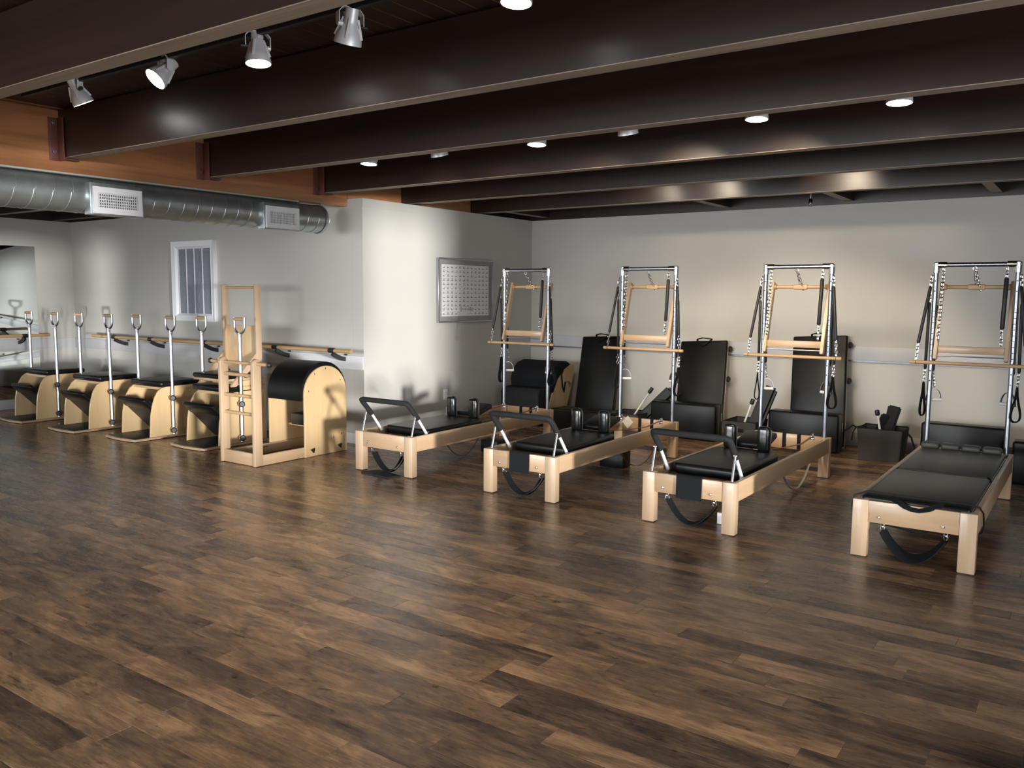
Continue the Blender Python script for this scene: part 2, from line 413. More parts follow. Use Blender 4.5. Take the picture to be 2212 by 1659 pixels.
# girder at the left with red steel hangers
gir = thing('girder', 'orange-brown stained girder carrying the beams above the round duct', 'beam', (-6.42, 0, 2.455))
part('timber', MB().box((-.14, YF, 0), (0, YB-.005, ZC-2.455-.001), .004), 'girder', gir)
part('edge_highlight', MB().box((-.12, YF, -.014), (.012, 5.55, -.0005), .002), 'lit_edge', gir, label='pale grey strip painting the light along the girder edge')  # added strip, paints the reflected light along the girder's lower edge
part('strap', MB().box((-.05, 5.86, -.06), (-.03, 5.885, 0)), 'galv', gir, label='small metal strap end')
for (y0, y1, lb) in ((6.205, 7.01, 'between the fourth and fifth beams'), (7.12, 8.25, 'between the fifth and last beams')):
    o = part('blocking', MB().box((-6.46, y0, ZW+.005), (-6.42, y1, ZC-.002), .002), 'girder', None)
    tag(o, 'reddish brown blocking board above the pale wall '+lb, 'beam')
hm = None
def hanger():
    r = thing('beam_hanger', '', 'bracket', (-6.418, 0, 0))
    part('plate', MB().box((0, -.072, -.02), (.007, -.006, .29), .002).box((0, -.006, -.02), (.085, 0, .29), .002).box((0, -.006, -.012), (.085, .115, -.004)), 'rust', r)
    for z in (.045, .255):
        part('bolt', MB().lathe([(0, 0), (.014, 0), (.014, .009), (.006, .010), (.006, .022), (0, .022)], (.007, -.038, z), (1, 0, 0), 8), 'steel_rod', r)
    return r
h0 = hanger()
for i, (y, lb) in enumerate(zip(YBM[1:4], ('end of the second beam', 'end of the third beam', 'end of the fourth beam'))):
    lb = 'red-brown steel hanger with two bolts at the '+lb
    if i == 0: h0.location = (-6.418, y-.107, ZBM); h0['label'] = lb
    else: dup(h0, (-6.418, y-.107, ZBM), lb)
for xx, lb in ((-6.05, 'in the wall corner'), (-3.62, 'above the second tower'), (-2.3, 'right of the sprinkler'), (-.95, 'at the far right')):
    o = part('lookout', MB().box((xx, 8.36, ZBM+.02), (xx+.09, YBACK, ZC-.002)).box((xx, 8.36, ZBM+.016), (xx+.09, YBACK, ZBM+.02)), ['beam'], None)
    tag(o, 'short dark joist to the back wall '+lb, 'beam')
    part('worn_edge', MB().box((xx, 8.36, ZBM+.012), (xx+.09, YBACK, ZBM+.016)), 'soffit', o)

# duct with two registers
duct = thing('round_duct', 'long round galvanised spiral duct under the orange girder', 'duct', (-6.5, 0, 2.305))
YD = 5.90
m = MB().cyl((0, YF, 0), (0, YD-.02, 0), .135, 40); part('pipe', m, 'galv', duct)
m = MB(); 
for k in range(54):
    y = YD-.12-k*.135
    if y < YF+.2: break
    pts = []
    for i in range(33):
        a = 2*PI*i/32; pts.append((math.cos(a)*.1365, y+.135*i/32*.9, math.sin(a)*.1365))
    m.tube(pts, .0018, 4)
part('spiral_seam', m, 'galv', duct, label='raised spiral seams')
part('end_cap', MB().lathe([(.141, -.03), (.143, 0), (.135, .012), (0, .014)], (0, YD-.02, 0), (0, 1, 0), 40), 'galv', duct)
def register(y0, y1, lb, group):
    W_, H_ = y1-y0, .20
    r = thing('air_register', lb, 'vent', (-6.325, y0, 2.165), 0, group)
    fr = MB()
    for a, b, c, d in ((0, W_, 0, .045), (0, W_, H_-.045, H_), (0, .035, .045, H_-.045), (W_-.035, W_, .045, H_-.045)):
        fr.box((-.005, a, c), (.012, b, d))
    part('frame', fr, 'white', r)
    part('saddle', MB().box((-.10, -.02, -.01), (-.005, W_+.02, H_+.03), .006), 'galv', r)
    part('back_shadow', MB().box((-.004, .035, .045), (-.002, W_-.035, H_-.045)), 'slot', r)
    n = 18; m = MB()
    for i in range(n):
        y = .035+(W_-.07)*(i+.5)/n; m.box((-.002, y-.0022, .045), (.010, y+.0022, H_-.045))
    part('vertical_fins', m, 'white', r)
    m = MB()
    for i in range(5):
        z = .045+(H_-.09)*(i+.5)/5+.006; m.box((-.002, .035, z-.0035), (.001, W_-.035, z+.0035))
    part('horizontal_fins', m, 'plastic', r)
    for s in (-.0, W_): part('screw', MB().ball((-.04, s*.9+.02, H_+.033), .008), 'chrome', r)
register(3.478, 3.87, 'white air register with dark fins on the duct, nearer one above the tall chair handles', 'air registers on the duct')
register(5.09, 5.47, 'white air register beside the closed right end of the duct', 'air registers on the duct')

# return grille on the alcove wall
g = thing('return_grille', 'tall white framed louvred return grille on the grey alcove wall', 'vent', (-9.455, YB, 1.224))
GW, GH = .84, .962
def mitre(m, w, h, x, d0, d1, t):
    """picture-frame moulding of width t between depth d0 (outer) and d1 (inner), facing -Y"""
    for q in (((0,0),(w,0),(w-t,t),(t,t)), ((0,h),(t,h-t),(w-t,h-t),(w,h)), ((0,0),(t,t),(t,h-t),(0,h)), ((w,0),(w,h),(w-t,h-t),(w-t,t))):
        outer = [p for p in q]
        vs = []
        for p in q:
            edge = min(p[0], w-p[0], p[1], h-p[1]) < 1e-6
            vs.append((x+p[0], -(d0 if edge else d1), x+p[1]))
        vs2 = [(v[0], 0, v[2]) for v in vs]
        m._new(vs+vs2, [(0,1,2,3), (7,6,5,4), (0,4,5,1), (1,5,6,2), (2,6,7,3), (3,7,4,0)])
m = MB(); mitre(m, GW, GH, 0, .055, .040, .062); part('outer_frame', m, 'white', g, smooth=10)
m = MB(); mitre(m, GW-.124, GH-.124, .062, .046, .022, .03); part('inner_frame', m, 'white', g, smooth=10)
part('filter_back', MB().box((.092, -.006, .092), (GW-.092, -.001, GH-.092)), 'slot', g)
m = MB(); n = 62
for i in range(n):
    z = .094+(GH-.188)*(i+.5)/n
    m._new([(.092, -.022, z-.006), (GW-.092, -.022, z-.006), (GW-.092, -.008, z+.006), (.092, -.008, z+.006),
            (.092, -.020, z-.007), (GW-.092, -.020, z-.007), (GW-.092, -.006, z+.005), (.092, -.006, z+.005)],
           [(0,1,2,3), (7,6,5,4), (0,4,5,1), (1,5,6,2), (2,6,7,3), (3,7,4,0)])
lo = part('louvres', m, 'louvre', g); lo['kind'] = 'stuff'
for i in range(4):
    xx = .10+(GW-.2)*i/4+.012
    part('support_bar', MB().box((xx-.006, -.030, .092), (xx+.006, -.020, GH-.092)), 'white', g)

# poster
PY0, PY1, PZ0, PZ1 = 7.353, 8.398, 1.243, 1.982
po = thing('framed_poster', 'silver framed poster of small exercise figures on the pale return wall', 'poster', (XB, PY0, PZ0))
PWd, PH = PY1-PY0, PZ1-PZ0
m = MB()
for a, b, c, d in ((0, PWd, 0, .018), (0, PWd, PH-.018, PH), (0, .018, .018, PH-.018), (PWd-.018, PWd, .018, PH-.018)):
    m.box((.001, a, c), (.035, b, d), .002, 1)
part('frame', m, 'alu', po)
part('mount', MB().box((.001, .018, .018), (.014, PWd-.018, PH-.018)), 'mat_grey', po)
pa = part('print', MB().box((.014, .075, .072), (.0155, PWd-.075, PH-.072)), 'paper', po, label='white print with rows of figures')
m = MB(); rnd = random.Random(3)
def ink(m, y0, z0, y1, z1, t):
    d = Vector((0, y1-y0, z1-z0)); nrm = Vector((0, -d.z, d.y)).normalized()*t/2
    a, b = Vector((.0162, y0, z0)), Vector((.0162, y1, z1))
    m._new([a-nrm, b-nrm, b+nrm, a+nrm], [(0, 1, 2, 3)])
c0, c1, q0, q1 = .115, PWd-.115, .10, PH-.105
for rI in range(12):
    for cI in range(12):
        if rI >= 10 and 4 <= cI <= 7: continue
        y = c0+(c1-c0)*cI/11; z = q1-(q1-q0)*rI/11
        k = rnd.randint(0, 4)
        ink(m, y-.018, z-.004, y+.018, z-.004, .006)
        if k == 1: ink(m, y+.004, z-.002, y+.02, z+.014, .005)
        elif k == 2: ink(m, y-.012, z-.002, y-.004, z+.018, .006); ink(m, y-.004, z+.018, y+.012, z+.004, .004)
        elif k == 3: ink(m, y, z-.004, y, z+.018, .006); ink(m, y, z+.010, y+.014, z+.016, .004)
        elif k == 4: ink(m, y-.016, z+.012, y+.004, z-.002, .005)
    # handwriting line near the bottom centre
zz = q0+.045; yy = c0+(c1-c0)*4.05/11
scr = [(0,.012),(.012,.034),(.024,.030),(.016,.012),(.006,.006),(.018,-.02),(.03,.016),(.04,.004),(.05,.014),(.062,.002),(.075,.012),(.09,.014),(.084,-.004),(.10,.004),
       (.115,.014),(.13,.016),(.122,-.008),(.14,.004),(.155,.03),(.15,-.01),(.165,.006),(.18,.034),(.172,-.012),(.19,.002),(.205,.018),(.198,-.022),(.215,.006),(.235,.014)]
for a, b in zip(scr, scr[1:]): ink(m, yy+a[0]*1.12, zz+a[1], yy+b[0]*1.12, zz+b[1], .0045)
ink(m, yy+.07, zz+.036, yy+.17, zz+.036, .003); ink(m, yy+.13, zz-.045, yy+.24, zz-.045, .003)
part('figures', m, 'ink', pa)['kind'] = 'stuff'

# outlets
def outlet(loc, rz, lb):
    r = thing('wall_outlet', lb, 'outlet', loc, rz)
    part('cover_plate', MB().box((-.037, -.006, -.06), (.037, 0, .06), .003), 'plastic', r)
    for z in (-.026, .026):
        s_ = part('socket', MB().box((-.017, -.0085, z-.016), (.017, -.006, z+.016), .004), 'white', r)
        part('slots', MB().box((-.009, -.0092, z-.005), (-.006, -.0085, z+.007)).box((.006, -.0092, z-.005), (.009, -.0085, z+.007)).box((-.002, -.0092, z-.011), (.002, -.0085, z-.007)), 'slot', s_)
outlet((XB, 7.51, .41), PI/2, 'white wall outlet on the pale wall below the poster')
outlet((XB, 7.56, .20), PI/2, 'white wall plate low on the pale wall, behind the leftmost reformer')
outlet((-3.0, YBACK, .44), 0, 'white wall outlet on the back wall beside the third tower')

# sprinkler
sp = thing('sprinkler_head', 'small chrome sprinkler hanging near the back wall ceiling', 'sprinkler', (-2.53, 8.9, 2.48))
part('pipe', MB().cyl((0, 0, .085), (0, 0, ZC-2.48), .009, 10), 'galv', sp)
part('body', MB().lathe([(0, 0), (.022, .002), (.022, .006), (.008, .008), (.008, .02), (.018, .03), (.020, .07), (.012, .085), (0, .088)], (0, 0, 0), n=12), 'chrome', sp)

# ------------------------------------------------------------------ barres
def bracket(parent, x, s=1):
    """black wall bracket; local: wall at y=0, bar at y=-.2"""
    m = MB()
    m.box((x-.018, -.012, -.155), (x+.018, -.0, -.045), .003)
    pts = []
    for i in range(9):
        t = i/8; pts.append((x, -.012-.185*t, -.10+.07*t*t+.006*math.sin(t*PI)))
    m.tube(pts, 0, flat=(.011, .022, (1, 0, 0)))
    m.tube([(x-.038, -.2, 0), (x+.038, -.2, 0)], .026, 14)
    part('bracket', m, 'rubber', parent)
b1 = thing('ballet_barre', 'long wooden ballet barre on black brackets along the grey alcove wall', 'barre', (0, YB, .985))
part('rail', MB().cyl((-11.08, -.2, 0), (-6.19, -.2, 0), .020, 16), 'barre', b1)
for xx in (-10.55, -9.72, -8.62, -7.35, -6.47): bracket(b1, xx)
b2 = thing('ballet_barre', 'wooden ballet barre on a black bracket in front of the left wall mirror', 'barre', (XL, 0, .985), PI/2)
part('rail', MB().cyl((-2.5, -.2, 0), (5.74, -.2, 0), .020, 16), 'barre', b2)
for xx in (-1.5, .9, 3.2, 5.42): bracket(b2, xx)

# ------------------------------------------------------------------ track lights
def spot_light(name, loc, aim, e, ang, col, blend=.6, rad=.03):
    l = bpy.data.lights.new(name, 'SPOT'); l.energy = e; l.spot_size = math.radians(ang); l.spot_blend = blend; l.color = col; l.shadow_soft_size = rad
    o = bpy.data.objects.new(name, l); C.objects.link(o); o.location = loc
    o.rotation_euler = (Vector(aim)-Vector(loc)).to_track_quat('-Z', 'Y').to_euler()
def track_light(x, y, z, aim, lb, grp, e, warm, ang=60):
    """z: height of the lamp face"""
    r = thing('track_light', lb, 'lamp', (x, y, ZC-.022), 0, grp)
    piv = Vector((0, 0, z-ZC+.022+.105))
    d = (Vector(aim)-Vector((x, y, z+.1))).normalized()
    side = d.cross(Vector((0, 0, 1))); side = side.normalized() if side.length > .05 else Vector((1, 0, 0))
    part('adapter', MB().box((-.028, -.018, -.018), (.028, .018, .0), .004).cyl((0, 0, -.02), (0, 0, piv.z+.07), .008, 8), 'lampshade', r)
    ym = MB()
    ym.tube([piv-side*.062, piv-side*.062+Vector((0, 0, .05)), piv-side*.04+Vector((0, 0, .075)), piv+side*.04+Vector((0, 0, .075)), piv+side*.062+Vector((0, 0, .05)), piv+side*.062], 0, flat=(.018, .002, side.cross(Vector((0, 0, 1)))))
    part('yoke', ym, 'lampshade', r)
    part('pivot_knob', MB().cyl(piv+side*.05, piv+side*.085, .012, 10), 'rubber', r); part('pivot', MB().cyl(piv-side*.065, piv-side*.04, .012, 10), 'lampshade', r)
    sh = MB().lathe([(.0, -.075), (.030, -.075), (.032, -.02), (.036, .0), (.055, .035), (.064, .065), (.066, .085), (.062, .085), (.060, .075), (.05, .035), (.0, .03)], piv, d, 24)
    part('shade', sh, 'lampshade', r)
    rb = MB()
    for a in range(4):
        q = a*PI/2+.6; ax = side*math.cos(q)+d.cross(side)*math.sin(q)
        rb.tube([piv+d*(-.03)+ax*.034, piv+d*.01+ax*.048, piv+d*.055+ax*.064], 0, flat=(.004, .005, d.cross(ax)))
    part('cooling_ribs', rb, 'white', r)
    part('bulb', MB().lathe([(0, .080), (.03, .079), (.058, .070), (.058, .066), (0, .066)], piv, d, 20), 'bulb', r)
    if e: spot_light('lamp_beam', Vector((x, y, ZC-.022))+piv+d*.10, aim, e, ang, warm)
for y, x0, x1, lb in ((2.9, -6.1, .3, 'slim dark lighting track above the silver lamps between the first two beams'), (4.85, -6.1, .6, 'slim dark lighting track hidden behind the third beam')):
    o = part('lighting_track', MB().box((x0, y-.017, ZC-.022), (x1, y+.017, ZC-.0005), .003), 'rubber', None); tag(o, lb, 'track')
G1, G2 = 'silver track lamps in front of the second beam', 'lamps peeking below the third beam'
W1 = (1.0, .93, .84)
for x, z, d, lb in ((-5.41, 2.73, (.09, .49, -1), 'leftmost silver track lamp, its mouth tilted to the right'),
                      (-4.45, 2.715, (-.12, -.75, -.75), 'silver track lamp second from left, its lit face turned to the viewer'),
                      (-3.64, 2.715, (.10, -.05, -1), 'silver track lamp third from left, pointing straight down'),
                      (-2.97, 2.71, (-.38, .12, -1), 'silver track lamp fourth from left, with ribs and a side knob'),
                      (-2.02, 2.715, (.0, -.1, -1), 'track lamp cut off by the top edge of the picture')):
    track_light(x, 2.9, z, (x+d[0], 2.9+d[1], z+.1+d[2]), lb, G1, 26, W1, 62)
for i, (x, z, dx, e, lb) in enumerate(((-4.776, 2.553, -.5, 22, 'leftmost half hidden lamp below the third beam'),
                      (-4.083, 2.556, -.5, 18, 'tiny half hidden lamp second from left below the third beam'),
                      (-3.207, 2.553, -.4, 40, 'wide lit half hidden lamp third from left below the third beam'),
                      (-2.535, 2.556, -.15, 105, 'small half hidden lamp fourth from left below the third beam'),
                      (-1.70, 2.553, -.95, 75, 'bright half hidden lamp fifth from left below the third beam'),
                      (-.945, 2.553, -.9, 4, 'rightmost half hidden lamp below the third beam'))):
    track_light(x, 4.85, z, (x, 4.85-(.08 if i not in (1, 3) else -.35), z-1), lb, G2, 0, W1)
    spot_light('lamp_beam', (x, 4.96, 2.68), (x+dx, 9.3, 2.68-4.34*math.tan(math.radians(33))), e, 55, (1.0, .83, .60), .45, .12)

for x, e, lb in ((-4.05, 5, 'first hidden lamp lighting the glossy beam nearest the back wall'), (-3.4, 9, 'second hidden lamp lighting the glossy beam nearest the back wall'), (-2.1, 11, 'third hidden lamp lighting the glossy beam nearest the back wall')):
    track_light(x, 7.45, 2.66, (x, 8.3, 2.45), lb, 'lamps hidden behind the fifth beam', e, (1.0, .80, .56), 70)
# ------------------------------------------------------------------ reformers
RW, RL, RH = .67, 2.27, .354
CACHE = {}
def cpart(name, key, fn, mats, parent, loc=(0, 0, 0), label=None, smooth=40):
    if key not in CACHE: CACHE[key] = fn().mesh(name, mats, smooth)
    return link(name, CACHE[key], parent, loc, label)
TB, TH = 2.225, 1.827
def footbar_mesh():
    m = MB(); z, v = .640, .015
    dv, dz = .135, -.145
    m.tube([(.06, v+dv, z+dz), (.06, v+.02, z-.022), (.066, v+.004, z-.004), (.085, v, z), (.585, v, z), (.604, v+.004, z-.004), (.61, v+.02, z-.022), (.61, v+dv, z+dz)], .0225, 12)
    return m
def shoulder_mesh():
    return MB().box((-.050, -.030, 0), (.050, .030, .196), .026, 4)
def carriage_mesh():
    pts = []
    def arc(cx, cy, r, a0, a1, n=6):
        for i in range(n+1):
            a = a0+(a1-a0)*i/n; pts.append((cx+r*math.cos(a), cy+r*math.sin(a)))
    a, b, c, d = .075, .595, .295, 1.18
    arc(a+.05, c+.05, .05, PI, 1.5*PI); arc(b-.05, c+.05, .05, 1.5*PI, 2*PI)
    arc(b-.13, d-.13, .13, 0, .5*PI); arc(a+.13, d-.13, .13, .5*PI, PI)
    return MB().prism(pts, 'Z', .300, .378, .022, 3)
def headrest_mesh():
    m = MB().box((-.13, 0, 0), (.13, .27, .05), .018, 3, Matrix.Rotation(math.radians(14), 3, 'X'), (0, 0, 0)); return m
def leg_mesh(sx):
    return MB().box((0, 0, .006), (.09, .066, RH), .004, 2)
def reformer(i, loc, rz, lb, full=True):
    r = thing('reformer', lb, 'reformer', loc, rz, 'maple reformers with steel towers')
    for u in (0, RW-.09):
        for v in (0, RL-.066):
            l = cpart('leg', 'leg', lambda: leg_mesh(0), 'maple_z', r, (u, v, 0))
            cpart('foot_pad', 'footpad', lambda: MB().box((.006, .006, 0), (.084, .06, .006)), 'rubber', l)
    for u in (.001, RW-.031):
        cpart('side_rail', 'srail', lambda: MB().box((0, .0665, .224), (.030, RL-.0665, RH), .003), 'maple', r, (u, 0, 0))
    cpart('front_rail', 'frail', lambda: MB().box((.0905, .003, .220), (RW-.0905, .034, RH-.001), .003), 'maple_x', r)
    cpart('rear_rail', 'rrail', lambda: MB().box((.0905, RL-.036, .220), (RW-.0905, RL-.003, RH-.001), .003), 'maple_x', r)
    for u in (.156, .502):
        cpart('bolt', 'bolt', lambda: MB().lathe([(0, .008), (.006, .007), (.009, .003), (.010, 0), (.010, -.002)], (0, 0, 0), (0, -1, 0), 10), 'chrome', r, (u, .003, .257))
    for u in (.05, RW-.062):
        cpart('track', 'rtrack', lambda: MB().box((-.012, .07, .275), (.012, RL-.07, .292)), 'alu', r, (u, 0, 0))
    cpart('carriage_frame', 'cframe', lambda: MB().box((.09, .33, .275), (.58, 1.12, .299), .004), 'maple', r)
    # tower
    for u in (.052, RW-.052):
        p = cpart('tower_pole', 'tpole', lambda: MB().cyl((0, TB, RH-.10), (0, TB, TH), .0185, 16), 'zinc', r, (u, 0, 0))
        cpart('eyebolts', 'eyeb', eyebolts, 'chrome', p)
    cb = cpart('crossbar', 'cbar', lambda: MB().cyl((.03, TB, TH), (RW-.03, TB, TH), .0185, 16), 'zinc', r)
    for u in (.052, RW-.052):
        cpart('corner_fitting', 'cfit%d' % (u > .3), lambda u=u: MB().cyl((0, TB, TH-.062), (0, TB, TH+.016), .0255, 16).cyl((0 if u < .3 else -.075, TB, TH), (.075 if u < .3 else 0, TB, TH), .0255, 16).ball((0, TB, TH), .0265), 'chrome', cb, (u, 0, 0))
    cpart('eye_ring', 'eyer', lambda: MB().tube([(.0+.014*math.cos(a*PI/5), 0, .014*math.sin(a*PI/5)) for a in range(10)], .003, 6, True), 'chrome', cb, (.325, TB, TH-.03))
    # push-through bar
    A0, A1 = Vector((0, 2.16, 1.078)), Vector((0, 2.335, 1.695))
    ptb = cpart('push_through_bar', 'ptb', lambda: MB().tube([(.10, 2.322, 1.653), (.29, 2.322, 1.653)], .0155, 14).tube([(.36, 2.322, 1.653), (.57, 2.322, 1.653)], .0155, 14)
                .box((.27, 2.30, 1.630), (.395, 2.344, 1.676), .012, 2), 'dowel', r)
    for u in (.088, .582):
        def am(u=u):
            m = MB(); dd = (A1-A0).normalized(); nn = Vector((0, -dd.z, dd.y))*.026
            m._new([A0-nn+Vector((-.014, 0, 0)), A0+nn+Vector((-.014, 0, 0)), A1+nn+Vector((-.014, 0, 0)), A1-nn+Vector((-.014, 0, 0)),
                    A0-nn+Vector((.014, 0, 0)), A0+nn+Vector((.014, 0, 0)), A1+nn+Vector((.014, 0, 0)), A1-nn+Vector((.014, 0, 0))],
                   [(0,1,2,3), (7,6,5,4), (0,4,5,1), (1,5,6,2), (2,6,7,3), (3,7,4,0)])
            bmesh.ops.bevel(m.bm, geom=m.bm.edges[:], offset=.004, segments=2, affect='EDGES'); return m
        cpart('side_arm', 'arm', am, 'maple_z', ptb, (u, 0, 0))
        cpart('flange', 'armfl', lambda: MB().cyl((-.012, 2.322, 1.653), (.012, 2.322, 1.653), .024, 14), 'dowel', ptb, (u+(.022 if u < .3 else -.022), 0, 0))
    cpart('lower_rail', 'lrail', lambda: MB().box((.102, 2.172, 1.128), (.568, 2.196, 1.186), .004), 'maple_x', ptb)
    cpart('steel_rod', 'prod', lambda: MB().cyl((.09, 2.17, 1.106), (.58, 2.17, 1.106), .0055, 8), 'alu', ptb)
    cpart('top_chain', 'tchain', lambda: MB().chain((.325, TB, TH-.045), (.325, 2.318, 1.68), 6).chain((.333, TB, TH-.045), (.36, 2.324, 1.625), 8), 'chrome', ptb)
    if full:
        cpart('carriage', 'carr', carriage_mesh, 'vinyl', r)
        hr = cpart('headrest', 'headr', headrest_mesh, 'vinyl', r, (.335, 1.19, .372))
        for u in (.19, .462):
            s_ = cpart('shoulder_rest', 'shld', shoulder_mesh, 'gloss', r, (u, 1.13, .374))
            cpart('post', 'shpost', lambda: MB().box((-.044, .030, -.0), (.046, .036, .17), .002).box((-.040, .030, 0), (.040, .10, .006)).cyl((0, .045, .03), (0, .075, .03), .012, 8), 'alu', s_)
        fb = cpart('footbar', 'fbar', footbar_mesh, 'foam', r)
        for u in (.06, .61):
            cpart('footbar_arm', 'farm', lambda: MB().cyl((0, .135, .512), (0, .275, .335), .0125, 12).ball((0, .275, .335), .016), 'lampshade', fb, (u, 0, 0))
        for u in (.045, .625):
            cpart('support_strut', 'fstrut', lambda: MB().cyl((0, .050, RH-.01), (0, .100, .522), .0095, 10).cyl((-.012, .1, .518), (.012, .1, .518), .010, 10), 'chrome', fb, (u, 0, 0))
        cpart('spring_bar', 'sprb', lambda: MB().box((.09, .20, .24), (.58, .225, .29), .003).box((.09, .06, .235), (.58, .10, .262), .004), 'maple_x', r)
        # rear fittings
        for u in (.27, .40):
            cpart('strap_wrap', 'rstrap', lambda: MB().box((-.016, RL-.042, .224), (.016, RL-.036, RH), .001).box((-.016, RL-.042, RH), (.016, RL+.001, RH+.003), .001), 'cloth', r, (u, 0, 0), 'black strap wrapped over the rear rail')
        for u in (.12, .55):
            pl = cpart('pulley', 'pul', lambda: MB().lathe([(0, -.01), (.018, -.01), (.022, -.009), (.017, 0), (.022, .009), (.018, .01), (0, .01)], (0, 2.12, .375), (1, 0, .2), 14).box((-.016, 2.11, .34), (.016, 2.13, .362), .002), 'chrome', r, (u, 0, 0))
        for u, s in ((.12, 1), (.55, -1)):
            cpart('rope', 'rope%d' % s, lambda s=s: MB().tube([(0, 2.11, .372), (.0, 1.8, .350), (s*.04, 1.5, .36), (s*.07, 1.2, .385)], 0, flat=(.010, .002, (1, 0, 0))), 'leather', r, (u, 0, 0), 'brown leather strap to the shoulder rest')
    return r
def eyebolts():
    m = MB()
    for k in range(9):
        z = 1.10+.045*k
        m.tube([(.0+.008*math.cos(a*PI/4), TB-.027+.008*math.sin(a*PI/4), z) for a in range(8)], .0022, 5, True)
    for z in (1.70, 1.62, .98, .90): m.ball((0, TB-.019, z), .006, n=6)
    return m
R4 = [(-5.4049, 5.2735, .004), (-3.9671, 5.2698, .004), (-2.5576, 5.2414, -.010), (-1.1741, 5.2872, 0)]
ORD = ['leftmost', 'second', 'third', 'fourth']
RLB = ['leftmost maple reformer, nearest the pale wall, with black footbar and carriage', 'second maple reformer from the left, black flap on its front rail and black block beneath',
       'third maple reformer from the left, black front flap and small white block behind its leg', 'mat-covered maple reformer at the far right without a footbar']
REF = [reformer(i, (x, y, 0), a, RLB[i], i < 3) for i, (x, y, a) in enumerate(R4)]
TLB = ['leftmost tower', 'second tower from left', 'third tower from left', 'rightmost tower']
def sleeve(m, a, b, r=.0125):
    a, b = Vector(a), Vector(b); d = (b-a).normalized()
    m.tube([a, a+d*.012, b-d*.012, b], [r*.6, r, r, r*.6], 10)
def stirrup(m_frame, m_grip, c, w_=.062, h=.10, ax=(1, 0, 0)):
    a = Vector(ax); c = Vector(c)
    pts = [c+a*w_*math.cos(t)+Vector((0, 0, h*.95*math.sin(t) if True else 0)) for t in [PI*i/12 for i in range(13)]]
    pts = [c+a*w_-Vector((0, 0, .012))]+pts+[c-a*w_-Vector((0, 0, .012))]
    m_frame.tube(pts, 0, flat=(.010, .0022, a.cross(Vector((0, 0, 1)))))
    m_grip.cyl(c-a*w_, c+a*w_, .013, 12)
def hang(i):
    """everything that hangs from tower i; all in the local frame of reformer i"""
    x, y, a = R4[i]; P = dict(loc=(x, y, 0), rz=a); T = TLB[i]
    # roll-down bar on two springs
    r = thing('roll_down_bar', 'wooden roll-down bar hung across the front of the '+T, 'exercise bar', **P, group='roll-down bars')
    bar = cpart('bar', 'rbar', lambda: MB().tube([(-.088, 2.115, 1.052), (-.084, 2.115, 1.052), (.754, 2.115, 1.052), (.758, 2.115, 1.052)], [.012, .0145, .0145, .012], 12), 'dowel', r)
    for s, u0, u1 in ((0, .022, -.035), (1, .648, .705)):
        def sp_(u0=u0, u1=u1):
            m = MB(); sleeve(m, (u0, 2.19, 1.66), (u1, 2.125, 1.20)); return m
        q = cpart('spring', 'rspr%d' % s, sp_, 'rubber', r)
        [cpart('hook_chain', 'rhook%d' % s+str(kk), lambda u0=u0, u1=u1, aa=aa: MB().chain(*aa), 'chrome', q) for kk, aa in enumerate((((u0+.006*(1-2*s), 2.205, 1.745), (u0, 2.19, 1.655), 3, .0035, .010), ((u1, 2.125, 1.205), (u1-.008*(1-2*s), 2.116, 1.066), 5, .0032, .009)))]
        cpart('cord', 'rcord%d' % s, lambda u1=u1: MB().cyl((u1-.008*(1-2*s)-.002, 2.115, 1.052), (u1-.008*(1-2*s)+.003, 2.115, 1.052), .0155, 10), 'rubber', bar)
    # safety chain
    o = cpart('safety_chain', 'schain', lambda: MB().chain((.110, 2.20, TH-.02), (.098, 2.165, 1.235), 19, .0034, .0105), 'chrome', None, (x, y, 0)); o.rotation_euler = (0, 0, a)
    tag(o, 'chrome safety chain hanging inside the left pole of the '+T, 'chain', 'safety chains')
    # push-bar spring
    r = thing('push_bar_spring', 'thick black sleeved spring inside the right pole of the '+T, 'spring', **P, group='push-bar springs')
    def sp2():
        m = MB(); sleeve(m, (.545, 2.215, 1.725), (.538, 2.19, 1.325), .0165); return m
    q = cpart('sleeve', 'psl', sp2, 'rubber', r)
    [cpart('hook_chain', 'phk'+str(kk), lambda aa=aa: MB().chain(*aa), 'chrome', q) for kk, aa in enumerate((((.545, 2.222, TH-.022), (.545, 2.216, 1.722), 3, .0034, .009), ((.538, 2.19, 1.328), (.54, 2.175, 1.20), 5, .0034, .009)))]
    # hand springs with stirrups, left and right, behind the poles
    for s, u, side in ((0, .062, 'left'), (1, .625, 'right')):
        gr = {0: 'metal stirrup', 1: 'stirrup'}[0]
        r = thing('hand_spring', 'black spring with a %s behind the %s pole of the %s' % (gr, side, T), 'spring', **P, group='hand springs with stirrups')
        def sp3(u=u):
            m = MB(); sleeve(m, (u, 2.262, 1.51), (u+.004, 2.262, .975), .0115); return m
        q = cpart('sleeve', 'hsl%d' % s, sp3, 'rubber', r)
        [cpart('hook_chain', 'hhk%d' % s+str(kk), lambda u=u, aa=aa: MB().chain(*aa), 'chrome', q) for kk, aa in enumerate((((u, 2.245, 1.62), (u, 2.262, 1.505), 4, .003, .008), ((u+.004, 2.262, .978), (u+.02*(1-2*s), 2.262, .845), 5, .003, .008)))]
        fk, gk = 'stf%d' % s, 'stg%d' % s
        if fk not in CACHE:
            f, g_ = MB(), MB(); ang = .5 if s == 0 else -.5
            stirrup(f, g_, (u+.02*(1-2*s), 2.262, .742), .058, .10, (math.cos(ang), math.sin(ang), 0))
            CACHE[fk] = f.mesh('stirrup', 'alu'); CACHE[gk] = g_.mesh('grip', 'plastic')
        st = link('stirrup', CACHE[fk], r); link('grip', CACHE[gk], st)
